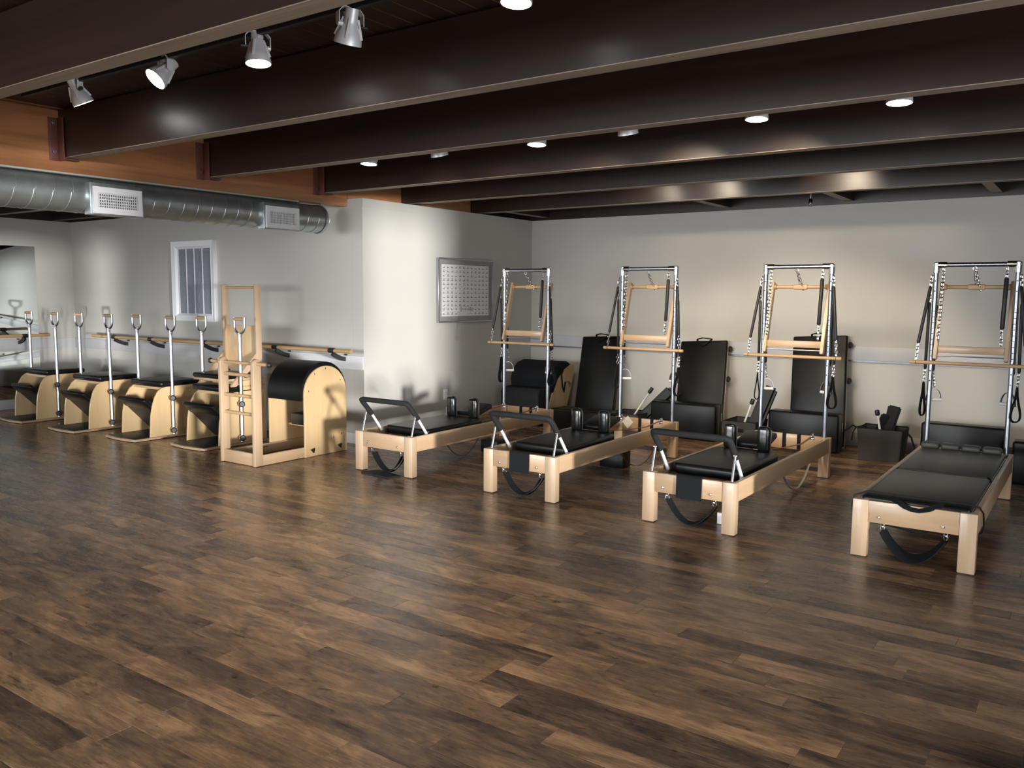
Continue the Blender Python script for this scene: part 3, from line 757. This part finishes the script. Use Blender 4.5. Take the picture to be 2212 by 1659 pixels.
    # foot loops outside the poles
    for s, u, side in ((0, .010, 'left'), (1, .668, 'right')):
        r = thing('foot_loop', 'black padded foot loop hanging outside the %s pole of the %s' % (side, T), 'strap', **P, group='foot loops on the towers')
        def sp4(u=u):
            m = MB(); sleeve(m, (u+.01*(1-2*s), 2.20, 1.53), (u, 2.235, .99), .0115); return m
        q = cpart('spring', 'fsl%d' % s, sp4, 'rubber', r)
        [cpart('hook_chain', 'fhk%d' % s+str(kk), lambda u=u, aa=aa: MB().chain(*aa), 'chrome', q) for kk, aa in enumerate((((u+.014*(1-2*s), 2.20, 1.62), (u+.01*(1-2*s), 2.20, 1.525), 3, .003, .008), ((u, 2.235, .992), (u-.004, 2.235, .885), 4, .003, .009)))]
        narrow = i in (1, 2) and s == 0
        def lp(u=u, narrow=narrow):
            m = MB(); c = Vector((u-.005, 2.235, .88)); h = .27 if not narrow else .24; pts = []
            ww = .032 if s else .016
            for k in range(17):
                t = k/16; pts.append(c+Vector((ww*math.sin(2*PI*t)*(.3+.9*math.sin(PI*t)), .018*math.sin(2*PI*t), -h*math.sin(PI*t)**.8)))
            m.tube(pts, 0, flat=(.017 if not narrow else .005, .003, (0.3, 1, 0))); return m
        cpart('loop', 'flp%d%d' % (s, narrow), lp, 'cloth', r)
for i in range(4): hang(i)

# straps under the front rails, flaps
def under_strap(i, wide=False):
    x, y, a = R4[i]
    r = thing('foot_strap', 'black strap slung on clips under the front rail of the '+['leftmost reformer', 'second reformer from left', 'third reformer from left', 'mat-covered reformer'][i], 'strap', (x, y, 0), a, 'straps under the front rails')
    s = cpart('strap', 'ustrap%d' % wide, lambda: MB().tube(sag((.165, .06, .170), (.505, .06, .165), .145, 16), 0, flat=(.021 if not wide else .05, .003, (0, 1, .35))), 'cloth', r)
    cpart('strap_edge', 'ustrap2', lambda: MB().tube(sag((.172, .085, .168), (.515, .085, .160), .15, 16), 0, flat=(.014, .003, (0, 1, .5))), 'cloth', s)
    for u in (.165, .508):
        cpart('clip', 'uclip', lambda: MB().tube([(0, .05, .222), (0, .05, .212)], .004, 6).tube([(.010*math.cos(t*PI/5), .05, .203+.010*math.sin(t*PI/5)) for t in range(10)], .0026, 5, True)
              .tube([(.011*math.cos(t*PI/5), .06+.009*math.cos(t*PI/5), .182+.016*math.sin(t*PI/5)) for t in range(10)], .003, 5, True)
              .tube([(-.011*math.cos(t*PI/5), .06+.012*math.cos(t*PI/5), .176+.012*math.sin(t*PI/5)) for t in range(10)], .003, 5, True), 'chrome', r, (u, 0, 0))
for i in range(3): under_strap(i)
under_strap(3, True)
for i, lb in ((1, 'black cloth flap folded over the front rail of the second reformer from left'), (2, 'black cloth flap folded over the front rail of the third reformer from left')):
    x, y, a = R4[i]
    o = cpart('rail_flap', 'flap', lambda: MB().tube([(.347, .045, .30), (.347, .041, .352), (.347, .034, .3605), (.347, .004, .3605), (.347, -.004, .352), (.347, -.0045, .27), (.347, -.008, .203)], 0, flat=(.091, .0035, (1, 0, 0))), 'cloth', None, (x, y, 0))
    o.rotation_euler = (0, 0, a); tag(o, lb, 'cloth', 'black flaps on the front rails')
# rope loops hanging underneath
def under_rope(i, pts, mat, t, lb):
    x, y, a = R4[i]
    o = part('hanging_strap', MB().tube(pts, 0, flat=(t, .002, (1, 0, .2))), mat, None, (x, y, 0)); o.rotation_euler = (0, 0, a); tag(o, lb, 'strap')
def loopv(u, v0, v1, z0, depth, n=14): return [(u, p.y, p.z) for p in sag((u, v0, z0), (u, v1, z0), depth, n)]
under_rope(0, loopv(.5, 1.3, 1.75, .25, .17), 'leather', .008, 'brown strap loop under the rear of the leftmost reformer')
under_rope(0, loopv(.40, .75, 1.35, .22, .21), 'rubber', .006, 'thin black cord drooping to the floor under the leftmost reformer')
under_rope(1, loopv(.6, 1.15, 2.0, .24, .21), 'leather', .004, 'thin brown cord loop under the second reformer from left')
under_rope(2, loopv(.60, 1.15, 1.95, .24, .215), 'rope', .009, 'pale grey strap loop hanging under the third reformer from left')
under_rope(2, loopv(.45, 1.1, 1.6, .25, .10), 'leather', .010, 'brown strap loop under the third reformer from left')
o = part('clear_tag', MB().box((-.045, -.002, -.045), (.045, .002, .045), .001, 1, Matrix.Rotation(PI/4, 3, 'Y'), (0, 0, 0)), 'clear', None, (R4[1][0]+.185, R4[1][1]+2.12, .325)); tag(o, 'clear plastic tag hanging inside the rear of the second reformer', 'tag')

# ref 4: mats and pads
x4, y4, a4 = R4[3]
for (v0, v1, lb) in ((.037, 1.02, 'larger grey-black mat section at the front of the right-hand reformer'), (1.045, 2.06, 'rear grey-black mat section of the right-hand reformer')):
    m = thing('reformer_mat', lb, 'mat', (x4, y4, 0), 0, 'mat sections on the right-hand reformer')
    part('cushion', MB().box((.040, v0, RH-.045), (.632, v1, RH+.022), .020, 3), 'vinyl', m)
    part('piping', MB().box((.036, v0+.03, RH-.052), (.040, v1-.03, RH+.001)).box((.632, v0+.03, RH-.052), (.636, v1-.03, RH+.001)), 'alu', m)
    if v0 < .1: part('pull_handle', MB().tube([(.20, .060, RH+.020), (.25, .022, RH+.010), (.29, -.006, RH-.006), (.33, -.010, RH-.018), (.37, -.010, RH-.020), (.42, -.006, RH-.006), (.45, .022, RH+.010), (.49, .060, RH+.020)], 0, flat=(.016, .004, (0, 1, .6))), 'cloth', m)
    else: part('centre_band', MB().box((.06, v0-.004, RH-.03), (.61, v0+.03, RH+.024), .006), 'rubber', m)
for k in range(4):
    xx = x4+.10+.145*k
    o = part('bolster', MB().box((-.068, -.05, 0), (.068, .05, .055), .024, 4), 'olive', None, (xx, y4+2.125, RH+.006))
    tag(o, ['leftmost', 'second', 'third', 'rightmost'][k]+' of the four small olive pads at the rear of the right-hand reformer', 'cushion', 'olive pads on the right-hand reformer')
o = part('elastic_cord', MB().tube([(-.012, .10, .20), (-.014, .05, .31), (-.006, .07, .362), (.06, .11, .385), (.33, .09, .384), (.60, .10, .386), (.664, .12, .372), (.682, .16, .33), (.684, .19, .25), (.676, .2, .205), (.50, .25, .185), (.335, .2, .15), (.15, .2, .17), (-.01, .12, .2)], .0055, 8, True), 'rubber', None, (x4, y4, 0))
tag(o, 'black elastic cord looped over the front mat of the right-hand reformer', 'cord')

# ------------------------------------------------------------------ chairs with pole handles
CW = .57
def cpanel():
    pts = [(.21, .03), (.215, .12), (.225, .26), (.245, .36), (.275, .45), (.315, .515), (.36, .548), (.42, .557), (.80, .566), (.80, .03)]
    return MB().prism(pts, 'X', 0, .022, .003, 1)
def chair(loc, lb, high=False):
    r = thing('pilates_chair', lb, 'chair', loc, 0, None if high else 'low maple chairs with pole handles')
    pts = [(0, .03)]+[(CW*i/8, .03-.03*math.sin(PI*i/8)) for i in range(1, 8)]+[(CW, .03), (CW, .82), (0, .82)]
    b = cpart('base_board', 'cbase', lambda: MB().prism(pts, 'Z', .004, .028, .003, 1), 'maple_x', r)
    cpart('base_mat', 'cmat', lambda: MB().box((.03, .045, .028), (CW-.03, .60, .033), .002), 'rubber', b)
    for u in (.006, CW-.028):
        cpart('side_panel', 'cpan', cpanel, ['ply'], r, (u, 0, 0))
    cpart('back_panel', 'cback', lambda: MB().box((.029, .74, .03), (CW-.029, .76, .54)), 'ply', r)
    cpart('seat_board', 'cseatb', lambda: MB().box((.029, .36, .525), (CW-.029, .79, .552)), 'maple_x', r)
    if not high:
        cpart('seat_cushion', 'cseat', lambda: MB().box((-.012, .34, .560), (CW+.012, .82, .618), .022, 3), 'vinyl', r)
    # pedal
    pv0, pv1 = Vector((0, .185, .432)), Vector((0, .545, .060))
    d = (pv1-pv0).normalized(); n = Vector((0, -d.z, d.y)); n = n if n.z > 0 else -n
    def pedal():
        m = MB(); m.box((.038, 0, -.018), (CW-.038, (pv1-pv0).length, 0), .003, 1); return m
    rot = Matrix.Rotation(math.atan2(d.z, d.y), 4, 'X')
    def pm():
        m = pedal(); bmesh.ops.transform(m.bm, matrix=Matrix.Translation(pv0) @ rot, verts=m.bm.verts[:]); return m
    p = cpart('pedal', 'cped', pm, 'rubber', r)
    def pad():
        m = MB().box((.034, -.012, -.028), (CW-.034, .13, .016), .012, 3); bmesh.ops.transform(m.bm, matrix=Matrix.Translation(pv0) @ rot, verts=m.bm.verts[:]); return m
    cpart('pedal_pad', 'cpad', pad, 'vinyl', p)
    cpart('spring', 'cspr', lambda: MB().tube([(CW-.075+.012*math.cos(k*.9), .19+k*.0045, .435-.0022*k+.012*math.sin(k*.9)) for k in range(60)], .0028, 5), 'alu', p)
    # pole handles
    for s, u in ((0, -.034), (1, CW+.034)):
        h = cpart('pole_handle', 'cpole', lambda: MB().cyl((0, .46, .045), (0, .46, 1.165), .0185, 14), 'alu', r, (u, 0, 0))
        def yoke():
            m = MB(); c = Vector((0, .46, 1.165))
            for sg in (-1, 1):
                m.tube([c+Vector((0, 0, -.05))]+[c+Vector((sg*.080*math.cos(a), 0, .068-.076*math.sin(a))) for a in (1.40, 1.15, .85, .55, .25, 0)]+[c+Vector((sg*.080, 0, .155))], [.018, .015, .013, .012, .012, .012, .012, .0125], 10)
            return m
        cpart('yoke', 'cyoke', yoke, 'alu', h)
        cpart('grip', 'cgrip', lambda: MB().cyl((-.074, .46, 1.303), (.074, .46, 1.303), .0175, 14), 'dowel', h)
        for z in (.09, .44):
            k_ = cpart('clamp_knob', 'cknob%d%d' % (s, z > .2), lambda s=s, z=z: MB().lathe([(0, .040), (.024, .040), (.034, .030), (.030, .016), (.012, .010), (.012, 0)], (.014*(1 if s else -1), .450, z), ((1 if s else -1), -.6, 0), 6), 'rubber', h)
            cpart('clamp_block', 'cclb%d%d' % (s, z > .2), lambda s=s, z=z: MB().box((-.005-.03*s, .44, z-.02), (.005+.03*(1-s), .48, z+.02), .002), 'maple_x', h)
    cpart('bolt', 'cbolt', lambda: MB().ball((CW-.005, .70, .50), .007, .6), 'chrome', r)
    if high:
        cpart('seat_cushion', 'hseat', lambda: MB().box((-.012, .30, .560), (CW+.004, .52, .622), .024, 3), 'vinyl', r)
        cpart('back_box', 'hbox', lambda: MB().box((.031, .525, .567), (CW-.031, .82, .667), .003), 'ply', r)
        m = MB()
        for k in range(10): m.box((CW-.0315, .53+k*.0285, .60), (CW-.0285, .545+k*.0285, .615))
        part('dovetail_joint', m, 'plyedge', r)
        part('upper_seat_board', MB().box((.031, .30, .668), (CW-.031, .80, .694), .003), 'maple_x', r)
        part('upper_seat_cushion', MB().box((.033, .28, .695), (CW-.033, .69, .742), .022, 3), 'vinyl', r)
        for u in (.0, CW-.03):
            q = part('upright', MB().box((0, .69, .572), (.03, .76, 1.655), .004), 'maple_z', r, (u, 0, 0))
            part('brace', MB().prism([(.70, .96), (.70, .86), (.40, .585), (.33, .585)], 'X', .002, .028, .002, 1), 'maple_z', q)
        part('top_dowel', MB().cyl((.02, .725, 1.625), (CW-.02, .725, 1.625), .014, 12), 'dowel', r)
        part('back_board', MB().box((.03, .735, .75), (CW-.03, .752, 1.225), .003), 'ply', r)
    return r
CH = [(-10.45-CW, 4.72), (-9.255-CW, 4.72), (-8.206-CW, 4.815), (-7.206-CW, 4.945)]
chair((CH[0][0], CH[0][1], 0), 'leftmost low maple chair with black seat, beside the mirror wall')
chair((CH[1][0], CH[1][1], 0), 'second low maple chair from the left with black seat and pedal')
chair((CH[2][0], CH[2][1], 0), 'third low maple chair from the left, in front of the louvred grille')
chair((CH[3][0], CH[3][1], 0), 'high-backed maple chair half hidden behind the ladder', True)

# ------------------------------------------------------------------ ladder barrel
LX0, LX1, LY = -6.684, -6.172, 4.785
lb_ = thing('ladder_barrel', 'maple ladder barrel with black rounded pad beside the pale wall corner', 'ladder barrel', (LX0, LY, 0))
LW = LX1-LX0
def upright():
    pts = [(0, .004), (.085, .004), (.085, .935)]+[(.0425+.0425*math.cos(a), .935+.045*math.sin(a)) for a in [PI*i/8 for i in range(1, 8)]]+[(0, .935)]
    return MB().prism(pts, 'X', 0, .042, .005, 2)
um = upright().mesh('upright', 'maple_z')
for u in (0, LW-.042): link('upright', um, lb_, (u, 0, 0))
tr = part('top_rung', MB().cyl((-.165, .0425, .935), (LW+.165, .0425, .935), .0155, 12), 'dowel', lb_)
for u in (-.165, LW+.165): part('rubber_end', MB().ball((u, .0425, .935), .027, .8), 'rubber', tr)
for z in (.825, .632, .470):
    part('rung', MB().cyl((.03, .0425, z), (LW-.03, .0425, z), .0165, 12), 'dowel', lb_)
part('front_board', MB().box((.0425, .012, .004), (LW-.0425, .040, .118), .003), 'maple_x', lb_)
for u in (.004, LW-.034): part('base_rail', MB().box((u, .086, .004), (u+.03, 1.09, .100), .003), 'maple', lb_)
BY0, BY1, BZ = .572, 1.112, .60
BR = (BY1-BY0)/2; BC = (BY0+BY1)/2
bp = [(BY0, .002), (BY1, .002)]+[(BC+BR*math.cos(a), BZ+BR*math.sin(a)) for a in [PI*i/24 for i in range(25)]]
pm_ = MB().prism(bp, 'X', 0, .022, .003, 1).mesh('side_panel', 'ply')
pr_ = link('side_panel', pm_, lb_, (LW-.012, 0, 0)); pl_ = link('side_panel', pm_, lb_, (-.010, 0, 0))
for y, z in ((.62, .64), (.70, .80), (.84, .845), (1.03, .72), (.93, .16), (1.04, .18)):
    part('bolt', MB().ball((.022, y, z), .009, .6), 'chrome', pr_)
for y in (.655, 1.005):
    part('clamp_knob', MB().lathe([(0, .026), (.022, .026), (.030, .018), (.026, .006), (.010, .0)], (.022, y, .065), (1, 0, 0), 3), 'rubber', pr_)
m = MB()
ra, rb = BR+.022, BR-.02
aa = [-.18+(PI+.36)*i/28 for i in range(29)]
prof = [(BC+ra*math.cos(a), BZ+ra*math.sin(a)*1.06) for a in aa]+[(BC+rb*math.cos(a), BZ+rb*math.sin(a)) for a in aa[::-1]]
n = len(prof); k = len(aa)
vs = [(.014, p[0], p[1]) for p in prof]+[(LW-.014, p[0], p[1]) for p in prof]
fs = [(i, i+1, 2*k-2-i, 2*k-1-i) for i in range(k-1)]+[(n+2*k-1-i, n+2*k-2-i, n+i+1, n+i) for i in range(k-1)]+[(i, (i+1) % n, n+(i+1) % n, n+i) for i in range(n)]
m._new(vs, fs); bmesh.ops.recalc_face_normals(m.bm, faces=m.bm.faces[:])
part('barrel_pad', m, 'vinyl', lb_, smooth=50)
part('cross_board', MB().box((.013, 1.06, .02), (LW-.013, 1.08, .27), .003).box((.013, .80, .25), (LW-.013, 1.06, .27), .002), 'ply', lb_)
part('foot_block', MB().box((.12, .74, .271), (LW-.03, 1.04, .385), .012, 2), 'vinyl', lb_, label='black padded foot block')
part('adjuster_bolt', MB().cyl((.034, .35, .07), (.05, .35, .07), .012, 10).box((.034, .36, .066), (.038, .52, .074)), 'chrome', lb_)

# ------------------------------------------------------------------ props by the back wall
def lean_board(xb0, xb1, dx, top, yb, yt, lb, pale=False, knobs=0, loop=True):
    r = thing('padded_board', lb, 'board', ((xb0+xb1)/2, yb, 0), 0, 'padded boards leaning on the back wall')
    wd = xb1-xb0; h = math.hypot(top, yt-yb); th = math.atan2(yt-yb, top)
    R = Matrix.Rotation(-th, 4, 'X') @ Matrix.Rotation(dx/h if h else 0, 4, 'Y')
    def fin(m): bmesh.ops.transform(m.bm, matrix=R, verts=m.bm.verts[:]); return m
    part('pad', fin(MB().box((-wd/2, -.028, .012), (wd/2, .02, h), .018, 3)), 'vinyl', r)
    part('backing', fin(MB().box((-wd/2, .021, .0), (wd/2, .038, h+.002), .002)), 'maple_z' if pale else 'rubber', r)
    if loop: part('pull_loop', fin(MB().tube([(-.10, .03, h-.002), (-.09, .01, h+.025), (-.02, -.02, h+.032), (.09, .0, h+.02), (.085, -.022, h+.005), (.04, -.034, h-.05), (-.02, -.036, h-.07), (-.06, -.032, h-.03)], 0, flat=(.014, .004, (0, 1, 0)))), 'cloth', r)
    for k in range(knobs):
        part('rubber_foot', fin(MB().lathe([(0, .045), (.02, .045), (.034, .03), (.034, .012), (.02, 0)], (wd/2-.005, .038, h*(.92-.32*k)), (1, .6, 0), 8)), 'rubber', r)
    return r
lean_board(-5.30, -4.765, -.05, 1.06, 8.90, 9.20, 'black padded board leaning on the back wall behind the leftmost and second reformers')
lean_board(-3.965, -3.405, -.06, 1.055, 8.93, 9.20, 'black padded board with pale edge and strap loop, leaning between second and third towers', True, 2)
lean_board(-2.66, -2.10, -.07, 1.155, 8.95, 9.20, 'black padded board leaning on the back wall behind the third tower', True, 2)
def sit_box(x0, x1, y0, dp, h, lb, slot=True, mat='vinyl'):
    r = thing('sitting_box', lb, 'box', (x0, y0, 0), 0, 'black padded sitting boxes')
    part('pad', MB().box((0, 0, .004), (x1-x0, dp*.72, h), .022, 3), mat, r)
    part('case', MB().box((.004, dp*.72+.001, .002), (x1-x0-.002, dp, h-.006), .004), 'rubber', r)
    if slot: part('handle_slot', MB().box((x1-x0-.003, dp*.80, h*.52), (x1-x0+.003, dp*.90, h*.75), .002), 'alu', r)
sit_box(-5.17, -4.42, 8.15, .30, .27, 'low black padded sitting box on the floor in front of the leftmost leaning board', False)
sit_box(-4.11, -3.345, 8.58, .21, .395, 'black padded sitting box standing in front of the pale-edged leaning board')
sit_box(-2.81, -2.10, 8.68, .20, .39, 'black padded sitting box standing in front of the board behind the third tower')
sit_box(-1.35, -.655, 8.68, .20, .395, 'black padded sitting box on the floor behind the mat-covered reformer')
sit_box(-.56, .12, 8.15, .21, .37, 'dark padded box at the right edge behind the mat-covered reformer')

def bin_(x0, x1, y0, dp, h, lb, slot=True):
    r = thing('fabric_bin', lb, 'bin', (x0, y0, 0), 0, 'charcoal fabric bins')
    wd = x1-x0; t = .008; g = .022
    m = MB()
    def wall(a, b, c, d):  # bottom edge a-b, top edge c-d (outer), thickness inward approximated
        n_ = (Vector(b)-Vector(a)).cross(Vector(c)-Vector(a)).normalized()*t
        m._new([a, b, d, c]+[tuple(Vector(q)+n_) for q in (a, b, d, c)], [(0,1,2,3), (7,6,5,4), (0,4,5,1), (1,5,6,2), (2,6,7,3), (3,7,4,0)])
    wall((0, 0, 0), (wd, 0, 0), (-g, -g, h), (wd+g, -g, h)); wall((wd, 0, 0), (wd, dp, 0), (wd+g, -g, h), (wd+g, dp+g, h))
    wall((wd, dp, 0), (0, dp, 0), (wd+g, dp+g, h), (-g, dp+g, h)); wall((0, dp, 0), (0, 0, 0), (-g, dp+g, h), (-g, -g, h))
    m.box((0, 0, 0), (wd, dp, .008))
    part('body', m, 'fabric', r, smooth=20)
    rim = MB().tube([(-g, -g, h), (wd+g, -g, h), (wd+g, dp+g, h), (-g, dp+g, h)], .006, 6, True); part('rim', rim, 'cloth', r)
    if slot: part('hand_hole', MB().box((wd/2-.045, -g-.004, h*.60), (wd/2+.045, -.006, h*.74), .004), 'cloth', r)
    return r
def rod(a, b, lb):
    r = thing('weighted_rod', lb, 'rod', a); d = Vector(b)-Vector(a)
    part('shaft', MB().cyl((0, 0, 0), d*.9, .011, 12), 'plastic', r)
    part('end_cap', MB().tube([d*.88, d*.90, d*.985, d], [.014, .022, .022, .016], 12), 'rubber', r)
def roller(a, b, w_, t, lb, mat='vinyl', taper=1.0):
    a, b = Vector(a), Vector(b); d = (b-a).normalized(); s = d.cross(Vector((0, 1, 0))).normalized(); n = s.cross(d)
    r = thing('foam_bolster', lb, 'cushion', a)
    m = MB(); o = Vector((0, 0, 0)); L = (b-a).length
    vs = []
    for h, f in ((0, taper), (L, 1.0)):
        for sx, sy in ((-1, -1), (1, -1), (1, 1), (-1, 1)): vs.append(d*h+s*sx*w_*f/2+n*sy*t/2)
    m._new(vs, [(0,3,2,1), (4,5,6,7), (0,1,5,4), (1,2,6,5), (2,3,7,6), (3,0,4,7)])
    bmesh.ops.bevel(m.bm, geom=m.bm.edges[:], offset=min(w_, t)*.28, segments=3, affect='EDGES')
    part('pad', m, mat, r); return r
bin_(-4.56, -4.24, 8.50, .34, .23, 'charcoal fabric bin holding a wedge, behind the second reformer')
bin_(-3.17, -2.88, 8.45, .34, .27, 'charcoal fabric bin holding a bolster, left of the third tower')
bin_(-1.87, -1.52, 8.60, .30, .30, 'charcoal fabric bin with dangling straps, between third and right-hand reformers', False)
roller((-4.40, 8.68, .03), (-3.98, 8.865, .50), .13, .09, 'black padded wedge leaning out of the bin behind the second reformer')
rod((-4.44, 8.58, .02), (-4.13, 8.66, .53), 'white rod with black cap leaning out of the bin behind the second reformer')
roller((-2.98, 8.58, .03), (-2.80, 8.72, .63), .15, .10, 'thick black bolster leaning out of the bin left of the third tower')
rod((-3.08, 8.52, .02), (-2.945, 8.60, .50), 'white rod with black cap beside the bolster left of the third tower')
roller((-1.70, 8.74, .03), (-1.625, 8.90, .50), .125, .05, 'flat black wedge standing up in the bin with dangling straps', 'foam', .6)
roller((-1.79, 8.80, .03), (-1.69, 8.85, .42), .09, .05, 'narrow dark wedge tip behind the rod in the strap bin', 'cloth', 1.3)
rod((-1.665, 8.70, .02), (-1.745, 8.67, .478), 'white rod with black cap standing in the bin with dangling straps')
o = part('strap', MB().tube([(-1.90, 8.56, .305), (-1.93, 8.54, .33), (-1.97, 8.52, .29), (-2.0, 8.5, .27)], 0, flat=(.012, .004, (0, 1, .3))), 'cloth', None); tag(o, 'short black strap flicking out at the left of the strap bin', 'strap')
o = part('strap', MB().tube([(-1.85, 8.60, .32), (-1.905, 8.56, .31), (-1.93, 8.545, .25), (-1.935, 8.54, .18)], 0, flat=(.014, .004, (0, 1, .3))), 'cloth', None); tag(o, 'black strap end hanging down the left side of the strap bin', 'strap')
o = part('strap', MB().tube([(-1.53, 8.62, .30), (-1.47, 8.60, .31), (-1.41, 8.58, .25), (-1.37, 8.56, .13), (-1.36, 8.56, .01)], 0, flat=(.013, .004, (0, 1, .3))), 'cloth', None); tag(o, 'long black strap arching from the strap bin to the floor', 'strap')

# spine corrector in the corner
SX0, SX1 = -5.98, -5.44
sc_ = thing('spine_corrector', 'maple-sided black padded spine corrector standing in the wall corner', 'barrel', (SX0, 8.3, 0))
SW = SX1-SX0
side = [(.16, .0), (.52, .0), (.62, .18), (.72, .42), (.80, .66), (.78, .70), (.66, .715), (.52, .66), (.40, .55), (.30, .40), (.20, .2)]
spm = MB().prism(side, 'X', 0, .022, .003, 1).mesh('side_panel', 'ply')
s1_ = link('side_panel', spm, sc_, (SW, 0, 0)); link('side_panel', spm, sc_, (-.022, 0, 0))
part('hand_hole', MB().tube([(.025, .60, .50), (.045, .63, .505), (.045, .66, .47), (.025, .67, .43)], .007, 8), 'chrome', s1_, label='chrome handle')
hump = [(.30, .38), (.22, .44), (.20, .54), (.24, .65), (.34, .73), (.48, .76), (.62, .75), (.70, .71), (.66, .69), (.52, .64), (.40, .54)]
part('hump_pad', MB().prism(hump, 'X', -.01, SW+.03, .02, 3), 'cloth', sc_)
step = [(.0, .0), (.16, .0), (.24, .24), (.29, .40), (.22, .455), (.03, .45), (-.01, .40)]
part('step_pad', MB().prism(step, 'X', -.01, SW+.01, .02, 3), 'foam', sc_)
part('strap', MB().tube([(SW+.035, .55, .72), (SW+.045, .45, .60), (SW+.05, .47, .45), (SW+.04, .52, .38), (SW+.035, .56, .50)], 0, flat=(.012, .003, (0, 1, 0))), 'cloth', sc_)

# small things on the floor
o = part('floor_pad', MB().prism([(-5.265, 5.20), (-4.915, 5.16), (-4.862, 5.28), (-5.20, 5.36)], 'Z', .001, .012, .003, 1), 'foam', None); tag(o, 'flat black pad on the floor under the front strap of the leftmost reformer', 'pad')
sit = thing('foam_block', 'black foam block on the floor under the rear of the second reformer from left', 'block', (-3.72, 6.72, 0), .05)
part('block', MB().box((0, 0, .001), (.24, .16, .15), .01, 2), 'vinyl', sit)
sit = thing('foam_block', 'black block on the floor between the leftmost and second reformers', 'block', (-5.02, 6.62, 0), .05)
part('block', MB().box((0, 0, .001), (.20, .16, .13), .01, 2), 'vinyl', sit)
wb = thing('wooden_cube', 'small white-faced cube behind the front leg of the third reformer', 'block', (-2.10, 5.47, 0), .05)
part('cube', MB().box((0, .008, .001), (.075, .075, .082), .003), 'maple_z', wb)
part('white_face', MB().box((.004, 0, .003), (.076, .008, .078), .001), 'white', wb)
part('wire_hook', MB().tube([(.04, .03, .08), (.04, .03, .125), (.036, .03, .135), (.030, .03, .130)], .0018, 6), 'alu', wb)
o = part('low_box', MB().box((-.12, 2.95, .002), (.16, 3.22, .10), .012, 2), 'rubber', None); tag(o, 'dark low box cut off by the bottom right corner of the picture', 'box')
